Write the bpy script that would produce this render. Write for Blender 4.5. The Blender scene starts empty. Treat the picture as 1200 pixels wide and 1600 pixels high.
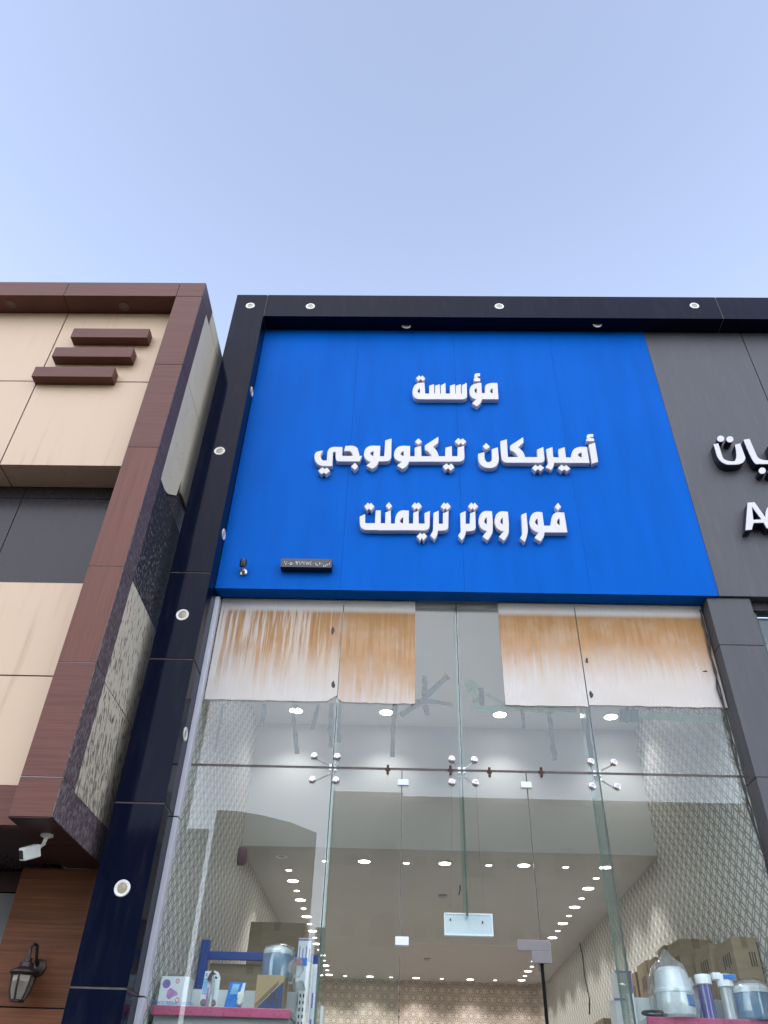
import bpy, bmesh, math, random
from mathutils import Vector, Matrix
R = math.radians
random.seed(7)
S = bpy.context.scene
COL = S.collection

# ------------------------------------------------------------------ camera, sky, sun, exposure
CAM_Z = 1.65
F, PITCH, YAW, ROLL = 1224.8, R(39.178), R(-2.008), R(2.005)
_cp, _sp, _cy, _sy = math.cos(PITCH), math.sin(PITCH), math.cos(YAW), math.sin(YAW)
FW = Vector((_sy * _cp, _cy * _cp, _sp))
_r0 = Vector((_cy, -_sy, 0)); _u0 = _r0.cross(FW)
RT = _r0 * math.cos(ROLL) + _u0 * math.sin(ROLL)
UP = -_r0 * math.sin(ROLL) + _u0 * math.cos(ROLL)
CAM = Vector((0, 0, CAM_Z))
cd = bpy.data.cameras.new('camera'); cam = bpy.data.objects.new('camera', cd); COL.objects.link(cam)
M3 = Matrix((RT, UP, -FW)).transposed()
cam.matrix_world = Matrix.Translation(CAM) @ M3.to_4x4()
cd.sensor_fit = 'AUTO'; cd.sensor_width = 36; cd.lens = 36 * F / 1600
cd.clip_start = 0.05; cd.clip_end = 2000
S.camera = cam

SUN_EL, SUN_AZ = R(44), R(186)          # azimuth measured clockwise from +Y (behind the camera)
w = bpy.data.worlds.new('World'); S.world = w; w.use_nodes = True
nt = w.node_tree; nt.nodes.clear()
sky = nt.nodes.new('ShaderNodeTexSky'); sky.sky_type = 'NISHITA'; sky.sun_disc = False
sky.sun_elevation = SUN_EL; sky.sun_rotation = SUN_AZ
sky.air_density = 1.0; sky.dust_density = 0.6; sky.ozone_density = 1.0
hs = nt.nodes.new('ShaderNodeHueSaturation'); hs.inputs['Hue'].default_value = 0.505
hs.inputs['Saturation'].default_value = 0.70; hs.inputs['Value'].default_value = 1.40
bg = nt.nodes.new('ShaderNodeBackground'); bg.inputs['Strength'].default_value = 0.15
out = nt.nodes.new('ShaderNodeOutputWorld')
nt.links.new(sky.outputs[0], hs.inputs['Color']); tc = nt.nodes.new('ShaderNodeTexCoord'); sx = nt.nodes.new('ShaderNodeSeparateXYZ'); mr = nt.nodes.new('ShaderNodeMapRange')
nt.links.new(tc.outputs['Generated'], sx.inputs[0]); nt.links.new(sx.outputs[2], mr.inputs[0])
for _i, _v in enumerate((0.72, 1.0, 1.42, 0.98)): mr.inputs[_i + 1].default_value = _v     # paler towards the roofs, deeper overhead
vm = nt.nodes.new('ShaderNodeVectorMath'); vm.operation = 'SCALE'
nt.links.new(hs.outputs[0], vm.inputs[0]); nt.links.new(mr.outputs[0], vm.inputs['Scale'])
nt.links.new(vm.outputs[0], bg.inputs[0]); nt.links.new(bg.outputs[0], out.inputs[0])
sl = bpy.data.lights.new('sun', 'SUN'); sl.energy = 0.93; sl.angle = R(115); sl.color = (1, 0.965, 0.93)
so = bpy.data.objects.new('sun', sl); COL.objects.link(so)
_d = Vector((math.sin(SUN_AZ) * math.cos(SUN_EL), math.cos(SUN_AZ) * math.cos(SUN_EL), math.sin(SUN_EL)))
so.rotation_euler = (-_d).to_track_quat('-Z', 'Y').to_euler(); so.location = _d * 40
S.view_settings.view_transform = 'Standard'; S.view_settings.look = 'None'
S.view_settings.exposure = 0.75; S.view_settings.gamma = 1
S.cycles.use_denoising = True
S.cycles.max_bounces = 14; S.cycles.transparent_max_bounces = 24; S.cycles.sample_clamp_indirect = 6
S.cycles.caustics_reflective = False; S.cycles.caustics_refractive = False


def at(x, y, Y):
    """the point of the photograph's pixel (1200x1600) on the upright plane at depth Y"""
    d = FW * F + RT * (x - 600) - UP * (y - 800)
    return CAM + d * (Y / d.y)


def atX(x, y, X):
    d = FW * F + RT * (x - 600) - UP * (y - 800)
    return CAM + d * (X / d.x)


def atZ(x, y, Z):
    d = FW * F + RT * (x - 600) - UP * (y - 800)
    return CAM + d * ((Z - CAM_Z) / d.z)


# ------------------------------------------------------------------ node helpers and materials
class G:
    def __init__(s, name):
        s.m = bpy.data.materials.new(name); s.m.use_nodes = True
        s.t = s.m.node_tree; s.t.nodes.clear()
        s.o = s.t.nodes.new('ShaderNodeOutputMaterial')

    def n(s, typ, **kw):
        nd = s.t.nodes.new(typ)
        for k, v in kw.items(): setattr(nd, k, v)
        return nd

    def put(s, sock, v):
        if hasattr(v, 'is_output'): s.t.links.new(v, sock)
        elif v is not None: sock.default_value = v

    def ma(s, op, a, b=None, c=None, clamp=False):
        nd = s.n('ShaderNodeMath', operation=op, use_clamp=clamp)
        s.put(nd.inputs[0], a)
        if b is not None: s.put(nd.inputs[1], b)
        if c is not None: s.put(nd.inputs[2], c)
        return nd.outputs[0]

    def ramp(s, v, a, b, x=0.0, y=1.0, smooth=True):
        nd = s.n('ShaderNodeMapRange', clamp=True, interpolation_type='SMOOTHSTEP' if smooth else 'LINEAR')
        s.put(nd.inputs[0], v)
        for i, q in enumerate((a, b, x, y)): s.put(nd.inputs[i + 1], q)
        return nd.outputs[0]

    def mix(s, f, a, b):
        nd = s.n('ShaderNodeMix', data_type='RGBA')
        s.put(nd.inputs[0], f)
        for i, q in ((6, a), (7, b)):
            s.put(nd.inputs[i], q if hasattr(q, 'is_output') else (*q, 1) if len(q) == 3 else q)
        return nd.outputs[2]

    def pos(s):
        return s.n('ShaderNodeNewGeometry').outputs['Position']

    def obj(s):
        return s.n('ShaderNodeTexCoord').outputs['Object']

    def xyz(s, v):
        nd = s.n('ShaderNodeSeparateXYZ'); s.put(nd.inputs[0], v); return nd.outputs

    def vec(s, x, y, z):
        nd = s.n('ShaderNodeCombineXYZ')
        for i, q in enumerate((x, y, z)): s.put(nd.inputs[i], q)
        return nd.outputs[0]

    def scale(s, v, sc, off=(0, 0, 0)):
        nd = s.n('ShaderNodeMapping'); s.put(nd.inputs[0], v)
        nd.inputs['Scale'].default_value = sc; nd.inputs['Location'].default_value = off
        return nd.outputs[0]

    def noise(s, v, sc, detail=4, rough=0.55):
        nd = s.n('ShaderNodeTexNoise'); s.put(nd.inputs['Vector'], v)
        nd.inputs['Scale'].default_value = sc; nd.inputs['Detail'].default_value = detail
        nd.inputs['Roughness'].default_value = rough
        return nd.outputs[0]

    def bsdf(s, col, rough=0.5, metallic=0.0, spec=0.5, bump=None, bd=0.002, coat=0.0, trans=0.0, emit=None, es=0):
        p = s.n('ShaderNodeBsdfPrincipled')
        s.put(p.inputs['Base Color'], col if hasattr(col, 'is_output') else (*col, 1))
        s.put(p.inputs['Roughness'], rough); s.put(p.inputs['Metallic'], metallic)
        s.put(p.inputs['Specular IOR Level'], spec); s.put(p.inputs['Coat Weight'], coat)
        p.inputs['Coat Roughness'].default_value = 0.03
        s.put(p.inputs['Transmission Weight'], trans)
        if emit is not None:
            p.inputs['Emission Color'].default_value = (*emit, 1); p.inputs['Emission Strength'].default_value = es
        if bump is not None:
            b = s.n('ShaderNodeBump'); b.inputs['Distance'].default_value = bd; b.inputs['Strength'].default_value = 1
            s.put(b.inputs['Height'], bump); s.t.links.new(b.outputs[0], p.inputs['Normal'])
        s.t.links.new(p.outputs[0], s.o.inputs[0])
        return p


def plain(name, col, rough=0.5, var=0.10, sc=6, metallic=0.0, spec=0.5, bump=0.0, stretch=(1, 1, 1), coat=0.0, rv=0.15):
    g = G(name); p = g.scale(g.pos(), stretch)
    n = g.noise(p, sc, 5); n2 = g.noise(p, sc * 9, 3)
    f = g.ma('ADD', g.ma('MULTIPLY', n, 0.7), g.ma('MULTIPLY', n2, 0.3))
    f = g.ramp(f, 0.3, 0.7)
    c = g.mix(f, tuple(max(0, q * (1 - var)) for q in col), tuple(min(1, q * (1 + var)) for q in col))
    g.bsdf(c, g.ramp(n2, 0.3, 0.7, max(0.02, rough * (1 - rv)), min(1, rough * (1 + rv))), metallic, spec,
           bump=n2 if bump else None, bd=bump, coat=coat)
    return g.m


def emis(name, col, st):
    g = G(name); e = g.n('ShaderNodeEmission'); e.inputs[0].default_value = (*col, 1); e.inputs[1].default_value = st
    g.t.links.new(e.outputs[0], g.o.inputs[0]); return g.m


def glassy(name, tint, refl=1.0, body=None, bodyf=0.0, rough=0.0, dirt=0.0):
    """thin pane: clear body with a mirror reflection that grows towards grazing angles"""
    g = G(name)
    lw = g.n('ShaderNodeLayerWeight'); lw.inputs[0].default_value = 0.5
    f5 = g.ma('POWER', lw.outputs['Facing'], 5.0)
    f = g.ma('MULTIPLY_ADD', f5, 0.96 * refl, 0.042 * refl, clamp=True)
    tr = g.n('ShaderNodeBsdfTransparent'); tr.inputs[0].default_value = (*tint, 1)
    gl = g.n('ShaderNodeBsdfGlossy'); gl.inputs['Roughness'].default_value = rough
    gl.inputs[0].default_value = (1, 1, 1, 1)
    base = tr.outputs[0]
    if body:
        df = g.n('ShaderNodeBsdfDiffuse'); df.inputs[0].default_value = (*body, 1)
        tl = g.n('ShaderNodeBsdfTranslucent'); tl.inputs[0].default_value = (*body, 1)
        ad = g.n('ShaderNodeMixShader'); ad.inputs[0].default_value = 0.45
        g.t.links.new(df.outputs[0], ad.inputs[1]); g.t.links.new(tl.outputs[0], ad.inputs[2])
        m1 = g.n('ShaderNodeMixShader')
        ff = bodyf
        if dirt:
            ff = g.ramp(g.noise(g.pos(), 14, 4), 0.35, 0.75, max(0, bodyf - dirt), bodyf + dirt)
        g.put(m1.inputs[0], ff)
        g.t.links.new(tr.outputs[0], m1.inputs[1]); g.t.links.new(ad.outputs[0], m1.inputs[2]); base = m1.outputs[0]
    m = g.n('ShaderNodeMixShader'); g.put(m.inputs[0], f)
    g.t.links.new(base, m.inputs[1]); g.t.links.new(gl.outputs[0], m.inputs[2])
    g.t.links.new(m.outputs[0], g.o.inputs[0])
    return g.m


MT = {}
MT['asphalt'] = plain('asphalt', (0.05, 0.05, 0.052), 0.9, 0.25, 3, bump=0.004)
MT['paving'] = plain('paving', (0.32, 0.30, 0.27), 0.8, 0.15, 2, bump=0.002)


def acp(name, col, rough=0.3, var=0.04, coat=0.0, spec=0.5, dust=0.0, dustcol=(0.35, 0.31, 0.27)):
    """painted aluminium cladding: slightly wavy, faintly dusty"""
    g = G(name); p = g.pos()
    big = g.noise(p, 0.9, 2); mid = g.noise(g.scale(p, (6, 6, 0.7)), 1.6, 5); fine = g.noise(p, 60, 3)
    f = g.ramp(g.ma('MULTIPLY_ADD', mid, 0.6, g.ma('MULTIPLY', big, 0.4)), 0.3, 0.7)
    c = g.mix(f, tuple(q * (1 - var) for q in col), tuple(min(1, q * (1 + var)) for q in col))
    if dust:
        d = g.ma('MULTIPLY', g.ramp(g.noise(g.scale(p, (9, 9, 1.3)), 2.5, 6, 0.65), 0.45, 0.8), dust)
        c = g.mix(d, c, dustcol)
    bmp = g.ma('ADD', g.ma('MULTIPLY', big, 1.0), g.ma('MULTIPLY', fine, 0.004))
    g.bsdf(c, g.ramp(fine, 0.3, 0.7, rough * 0.85, rough * 1.15), 0.0, spec, bump=bmp, bd=0.006, coat=coat)
    return g.m


MT['navy'] = acp('navy_black_cladding', (0.003, 0.005, 0.016), 0.07, 0.1, spec=0.055, dust=0.02)
MT['seal'] = plain('sealant', (0.085, 0.07, 0.06), 0.8, 0.25, 20)
MT['blue'] = acp('blue_sign_panel', (0.0, 0.094, 0.43), 0.5, 0.08, spec=0.04, dust=0.015, dustcol=(0.05, 0.16, 0.45))
MT['grey'] = acp('grey_cladding', (0.076, 0.075, 0.081), 0.45, 0.05, spec=0.25, dust=0.06)
MT['white_letter'] = plain('white_lacquer', (0.58, 0.555, 0.575), 0.4, 0.03, 5)
MT['dark_return'] = plain('dark_return', (0.010, 0.011, 0.022), 0.35, 0.1, 8)
MT['trim'] = plain('pale_aluminium', (0.55, 0.55, 0.60), 0.4, 0.04, 12, metallic=0.2)
MT['black'] = plain('black_plastic', (0.012, 0.012, 0.014), 0.4, 0.15, 15)
MT['dark'] = plain('dark_void', (0.02, 0.018, 0.02), 0.8, 0.2, 4)
MT['chrome'] = plain('chrome', (0.38, 0.35, 0.35), 0.22, 0.08, 60, metallic=1.0)
MT['steel'] = plain('brushed_steel', (0.20, 0.185, 0.185), 0.4, 0.05, 30, metallic=0.6)
MT['dullblack'] = plain('dull_black_rubber', (0.006, 0.006, 0.007), 0.8, 0.1, 15, spec=0.1)
MT['rust'] = plain('rusty_clip', (0.05, 0.022, 0.014), 0.8, 0.4, 60)


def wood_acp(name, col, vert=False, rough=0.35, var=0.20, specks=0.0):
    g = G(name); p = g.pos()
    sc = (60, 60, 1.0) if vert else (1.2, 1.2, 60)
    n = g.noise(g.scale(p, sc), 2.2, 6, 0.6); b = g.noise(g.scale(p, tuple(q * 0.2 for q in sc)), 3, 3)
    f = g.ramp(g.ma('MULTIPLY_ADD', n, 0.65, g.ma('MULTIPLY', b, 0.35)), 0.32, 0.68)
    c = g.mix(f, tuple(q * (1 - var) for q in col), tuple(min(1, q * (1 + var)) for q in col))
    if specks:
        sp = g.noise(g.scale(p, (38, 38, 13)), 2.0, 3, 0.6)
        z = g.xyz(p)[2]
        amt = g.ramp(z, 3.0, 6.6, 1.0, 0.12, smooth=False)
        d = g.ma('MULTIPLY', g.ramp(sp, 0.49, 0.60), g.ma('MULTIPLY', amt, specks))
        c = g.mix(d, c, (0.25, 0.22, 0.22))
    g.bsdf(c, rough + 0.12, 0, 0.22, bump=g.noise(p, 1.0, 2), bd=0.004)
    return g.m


MT['brown'] = wood_acp('brown_grain_cladding', (0.122, 0.047, 0.034))
MT['brown_v'] = wood_acp('brown_upright_grain', (0.136, 0.052, 0.035), True)
MT['brown_side'] = wood_acp('brown_dusty_side', (0.095, 0.062, 0.068), False, 0.3, specks=0.8)
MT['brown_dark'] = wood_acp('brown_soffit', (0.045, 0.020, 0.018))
MT['wood'] = wood_acp('reddish_wood_cladding', (0.150, 0.054, 0.022), False, 0.4, 0.35)


def beige(name, col, streak):
    g = G(name); p = g.pos(); x, y, z = g.xyz(p)
    st = g.noise(g.scale(p, (9, 9, 0.35)), 2.0, 6, 0.6); bl = g.noise(p, 1.1, 4)
    f = g.ramp(st, 0.50, 0.78, 0, streak); f = g.ma('MULTIPLY', f, g.ramp(bl, 0.35, 0.65))
    c = g.mix(f, col, (col[0] * 0.55, col[1] * 0.52, col[2] * 0.48))
    c = g.mix(g.ramp(bl, 0.3, 0.7, 0, 0.12), c, (col[0] * 0.85, col[1] * 0.8, col[2] * 0.72))
    g.bsdf(c, 0.45, 0, 0.4, bump=g.noise(p, 0.8, 2), bd=0.004)
    return g.m


MT['beige'] = beige('beige_cladding', (0.56, 0.405, 0.27), 0.7)


def spatter(name, base, spot, lo, hi, sx=23, sz=6.5):
    g = G(name); p = g.pos(); x, y, z = g.xyz(p)
    # rain-driven dust: short slanting dashes
    q = g.vec(x, g.ma('MULTIPLY_ADD', z, 0.32, y), z)
    d = g.noise(g.scale(q, (sx, sx, sz)), 2.2, 4, 0.6); big = g.noise(p, 1.4, 3)
    amt = g.ramp(z, 3.0, 7.0, lo, hi, smooth=False)
    thr = g.ma('SUBTRACT', amt, g.ma('MULTIPLY', g.ma('SUBTRACT', big, 0.5), 0.12))
    f = g.ramp(g.ma('SUBTRACT', d, thr), 0.0, 0.04)
    c = g.mix(f, base, spot)
    c = g.mix(g.ramp(big, 0.4, 0.7, 0, 0.35), c, tuple(k * 0.7 for k in base))
    g.bsdf(c, 0.5, 0, 0.3)
    return g.m


MT['beige_side'] = spatter('dusty_beige_side', (0.64, 0.55, 0.42), (0.115, 0.09, 0.072), 0.505, 0.70)
MT['dark_side'] = spatter('dusty_dark_side', (0.022, 0.021, 0.026), (0.20, 0.19, 0.19), 0.42, 0.72, 26, 14)
MT['smoke'] = acp('smoked_panel', (0.046, 0.039, 0.041), 0.25, 0.04, spec=0.2)


def wallpaper():
    g = G('lattice_wallpaper'); p = g.pos(); x, y, z = g.xyz(p)

    def layer(ou, ov, k):
        u = g.ma('SUBTRACT', g.ma('FRACT', g.ma('MULTIPLY_ADD', y, k, ou)), 0.5)
        v = g.ma('SUBTRACT', g.ma('FRACT', g.ma('MULTIPLY_ADD', z, k, ov)), 0.5)
        r = g.ma('SQRT', g.ma('ADD', g.ma('MULTIPLY', u, u), g.ma('MULTIPLY', v, v)))
        th = g.ma('ARCTAN2', v, u)
        ring = g.ramp(g.ma('ABSOLUTE', g.ma('SUBTRACT', r, 0.47)), 0.03, 0.06, 1, 0)
        pet = g.ma('ABSOLUTE', g.ma('COSINE', g.ma('MULTIPLY', th, 4.0)))
        star = g.ramp(g.ma('ABSOLUTE', g.ma('SUBTRACT', r, g.ma('MULTIPLY_ADD', pet, 0.20, 0.09))), 0.025, 0.055, 0.9, 0)
        return g.ma('MAXIMUM', ring, star)
    a = layer(0.0, 0.0, 7.4); b = layer(0.5, 0.5, 7.4)
    f = g.ma('MAXIMUM', a, b)
    br = g.noise(p, 1.5, 2)
    c = g.mix(g.ma('MULTIPLY', f, 0.9), (0.80, 0.765, 0.71), (0.20, 0.187, 0.17))
    c = g.mix(g.ramp(br, 0.3, 0.7, 0, 0.10), c, (0.4, 0.36, 0.33))
    g.bsdf(c, 0.42, 0.0, 0.5, bump=f, bd=-0.001)
    return g.m


def medallion():
    g = G('medallion_wallpaper'); p = g.pos(); x, y, z = g.xyz(p)

    def layer(ou, ov, k=4.6):
        u = g.ma('SUBTRACT', g.ma('FRACT', g.ma('MULTIPLY_ADD', x, k, ou)), 0.5)
        v = g.ma('SUBTRACT', g.ma('FRACT', g.ma('MULTIPLY_ADD', z, k, ov)), 0.5)
        r = g.ma('SQRT', g.ma('ADD', g.ma('MULTIPLY', u, u), g.ma('MULTIPLY', v, v)))
        th = g.ma('ARCTAN2', v, u)
        pet = g.ma('COSINE', g.ma('MULTIPLY', th, 10.0))
        ring = g.ma('MULTIPLY', g.ramp(r, 0.09, 0.12), g.ramp(r, 0.25, 0.29, 1, 0))
        d = g.ma('MULTIPLY', ring, g.ramp(pet, -0.3, 0.2))
        rim = g.ramp(g.ma('ABSOLUTE', g.ma('SUBTRACT', r, 0.34)), 0.015, 0.04, 0.6, 0)
        return g.ma('MAXIMUM', d, rim)
    f = g.ma('MAXIMUM', layer(0, 0), layer(0.5, 0.5))
    c = g.mix(g.ma('MULTIPLY', f, 0.85), (0.58, 0.51, 0.43), (0.15, 0.115, 0.09))
    g.bsdf(c, 0.42, 0, 0.5)
    return g.m


MT['wallpaper'] = wallpaper(); MT['medallion'] = medallion()
MT['plaster'] = plain('white_plaster', (0.62, 0.62, 0.60), 0.75, 0.03, 3)
MT['ceiling'] = plain('ceiling_paint', (0.50, 0.485, 0.475), 0.8, 0.03, 2)
MT['tile'] = plain('floor_tile', (0.55, 0.52, 0.47), 0.3, 0.06, 3)
MT['glass'] = glassy('clear_glass', (0.955, 0.984, 0.972), 0.75)
MT['fin'] = glassy('glass_fin', (0.84, 0.89, 0.87), 0.8, (0.40, 0.45, 0.44), 0.16)
MT['fin_edge'] = glassy('green_glass_edge', (0.35, 0.5, 0.45), 2.0, (0.22, 0.42, 0.34), 0.6)
MT['tape'] = glassy('clear_tape', (0.36, 0.41, 0.38), 0.3, (0.075, 0.10, 0.085), 0.85, 0.2, 0.22)
MT['tape_green'] = glassy('greenish_tape', (0.5, 0.58, 0.48), 0.3, (0.20, 0.28, 0.17), 0.82, 0.2, 0.22)
MT['bag'] = glassy('clear_plastic_bag', (0.93, 0.95, 0.96), 2.2, (0.75, 0.78, 0.8), 0.22, 0.12, 0.12)
MT['bluejar'] = glassy('blue_jar_plastic', (0.35, 0.62, 0.85), 1.2, (0.20, 0.42, 0.68), 0.85, 0.08)
MT['purple_clear'] = glassy('violet_clear_housing', (0.55, 0.52, 0.82), 1.5, (0.30, 0.27, 0.60), 0.6, 0.06)
MT['clear_white'] = glassy('clear_housing', (0.85, 0.88, 0.9), 1.5, (0.72, 0.74, 0.76), 0.55, 0.06)
MT['lampglass'] = glassy('frosted_lamp_glass', (0.75, 0.7, 0.62), 1.2, (0.42, 0.38, 0.31), 0.8, 0.15, 0.15)
MT['glow'] = emis('lit_downlight', (1.0, 0.97, 0.92), 9.0)
MT['glow_small'] = emis('lit_small_downlight', (1.0, 0.97, 0.92), 7.0)
MT['unlit'] = plain('unlit_lens', (0.35, 0.30, 0.20), 0.3, 0.1, 30)
MT['ring'] = plain('white_ring', (0.75, 0.74, 0.70), 0.35, 0.04, 20)
MT['brownring'] = plain('brown_ring', (0.14, 0.08, 0.07), 0.4, 0.1, 20)
MT['cardboard'] = plain('cardboard', (0.265, 0.200, 0.130), 0.85, 0.12, 5, stretch=(1, 1, 5))
MT['cardboard2'] = plain('pale_cardboard', (0.36, 0.26, 0.15), 0.85, 0.12, 5)
MT['boxtape'] = plain('parcel_tape', (0.20, 0.135, 0.07), 0.3, 0.1, 20)
MT['print'] = plain('black_print', (0.045, 0.035, 0.03), 0.7, 0.2, 30)
MT['shutter'] = plain('dull_shutter_grey', (0.19, 0.19, 0.21), 0.5, 0.06, 8)
MT['pink'] = plain('pink_price_strip', (0.40, 0.07, 0.15), 0.3, 0.05, 8)
MT['shelfgrey'] = plain('grey_shelf_metal', (0.34, 0.36, 0.37), 0.45, 0.04, 6)
MT['shelfwhite'] = plain('white_shelf_metal', (0.62, 0.65, 0.66), 0.4, 0.04, 6)
MT['rackblue'] = plain('blue_rack_steel', (0.012, 0.06, 0.33), 0.4, 0.08, 10)
MT['packwhite'] = plain('white_card', (0.66, 0.70, 0.74), 0.35, 0.04, 12)
MT['packblue'] = plain('blue_card', (0.03, 0.18, 0.55), 0.3, 0.25, 25)
MT['skyblue'] = plain('light_blue_print', (0.22, 0.46, 0.72), 0.3, 0.2, 25)
MT['navyprint'] = plain('navy_print', (0.020, 0.045, 0.13), 0.5, 0.1, 20)
MT['violet'] = plain('violet_print', (0.20, 0.16, 0.44), 0.4, 0.15, 25)
MT['mauve'] = plain('mauve_print', (0.46, 0.22, 0.48), 0.4, 0.25, 40)
MT['alarm'] = plain('faded_alarm_plastic', (0.20, 0.10, 0.14), 0.5, 0.05, 8)
MT['red'] = plain('red_print', (0.55, 0.03, 0.05), 0.4, 0.1, 25)
MT['whiteplastic'] = plain('white_plastic', (0.78, 0.80, 0.82), 0.3, 0.03, 9)
MT['camwhite'] = plain('camera_white', (0.66, 0.64, 0.58), 0.4, 0.05, 14)
MT['bronze'] = plain('dark_bronze', (0.045, 0.032, 0.028), 0.45, 0.3, 40, metallic=0.5)
MT['board'] = plain('white_acrylic', (0.60, 0.66, 0.70), 0.3, 0.03, 8)
MT['cable'] = plain('black_cable', (0.012, 0.011, 0.012), 0.5, 0.2, 30)
MT['opp'] = plain('sand_render', (0.40, 0.36, 0.31), 0.85, 0.12, 0.4)
MT['oppdark'] = plain('dark_window', (0.03, 0.03, 0.035), 0.2, 0.1, 1)
MT['neighbour'] = plain('pale_blue_board', (0.42, 0.60, 0.64), 0.5, 0.04, 3)


def stained(name, mode):
    g = G(name); x, y, z = g.xyz(g.pos()); p = g.pos()
    t = g.ma('DIVIDE', g.ma('SUBTRACT', 4.858, z), 0.823)         # 0 at the top edge, 1 at the bottom
    stk = g.noise(g.scale(p, (22, 22, 1.1)), 2.0, 7, 0.62); cl = g.noise(p, 2.2, 4); fine = g.noise(g.scale(p, (110, 110, 14)), 1.0, 3)
    wob = g.ma('MULTIPLY', g.ma('SUBTRACT', stk, 0.5), 0.75)
    wob = g.ma('MULTIPLY_ADD', g.ma('SUBTRACT', cl, 0.5), 0.35, wob)
    head = g.ramp(t, 0.09, 0.15)
    blotch = g.noise(g.scale(p, (1, 1, 0.8)), 5.0, 5, 0.6)
    if mode == 0:            # runs of rust down a pale sheet
        end = g.ramp(g.ma('ADD', t, wob), 0.45, 1.0, 1, 0)
        runs = g.ramp(g.ma('ADD', g.noise(g.scale(p, (7.5, 7.5, 0.12)), 2.0, 4, 0.6), g.ma('MULTIPLY', g.ma('SUBTRACT', stk, 0.5), 0.7)), 0.42, 0.60)
        side = g.ramp(x, -1.38, -1.02)
        f = g.ma('MULTIPLY', g.ma('MULTIPLY_ADD', runs, 0.85, g.ma('MULTIPLY', side, 0.38)), end, clamp=True)
        f = g.ma('MAXIMUM', f, g.ma('MULTIPLY', g.ramp(x, -0.78, -0.60), g.ma('MULTIPLY', g.ramp(g.ma('ADD', t, wob), 0.95, 0.35), g.ramp(stk, 0.25, 0.5, 0.45, 0.95))))
    elif mode == 1:          # nearly all brown, fading low
        f = g.ramp(g.ma('ADD', t, g.ma('MULTIPLY', wob, 1.1)), 0.55, 1.15, 1.0, 0.10)
    else:
        f = g.ramp(g.ma('ADD', t, g.ma('MULTIPLY', wob, 0.7)), 0.36, 0.84, 1.0, 0.07)
    f = g.ma('MULTIPLY', f, head)
    f = g.ma('MULTIPLY', f, g.ramp(blotch, 0.3, 0.55, 0.85, 1.0))
    tone = g.mix(g.ramp(t, 0.12, 0.55), (0.33, 0.175, 0.06), (0.45, 0.262, 0.13))
    tone = g.mix(g.ramp(stk, 0.40, 0.66, 0, 0.55), tone, (0.25, 0.12, 0.032))
    tone = g.mix(g.ramp(blotch, 0.5, 0.7, 0, 0.4), tone, (0.32, 0.15, 0.035))
    white = g.mix(g.ramp(fine, 0.3, 0.75), (0.60, 0.575, 0.545), (0.54, 0.50, 0.46))
    white = g.mix(g.ramp(cl, 0.35, 0.65), white, (0.55, 0.50, 0.44))
    c = g.mix(f, white, tone)
    g.bsdf(c, 0.6, 0, 0.3, bump=cl, bd=0.006)
    return g.m


MT['stain_runs'] = stained('rust_run_sheet', 0); MT['stain_full'] = stained('rust_brown_sheet', 1); MT['stain_band'] = stained('rust_band_sheet', 2)


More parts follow.
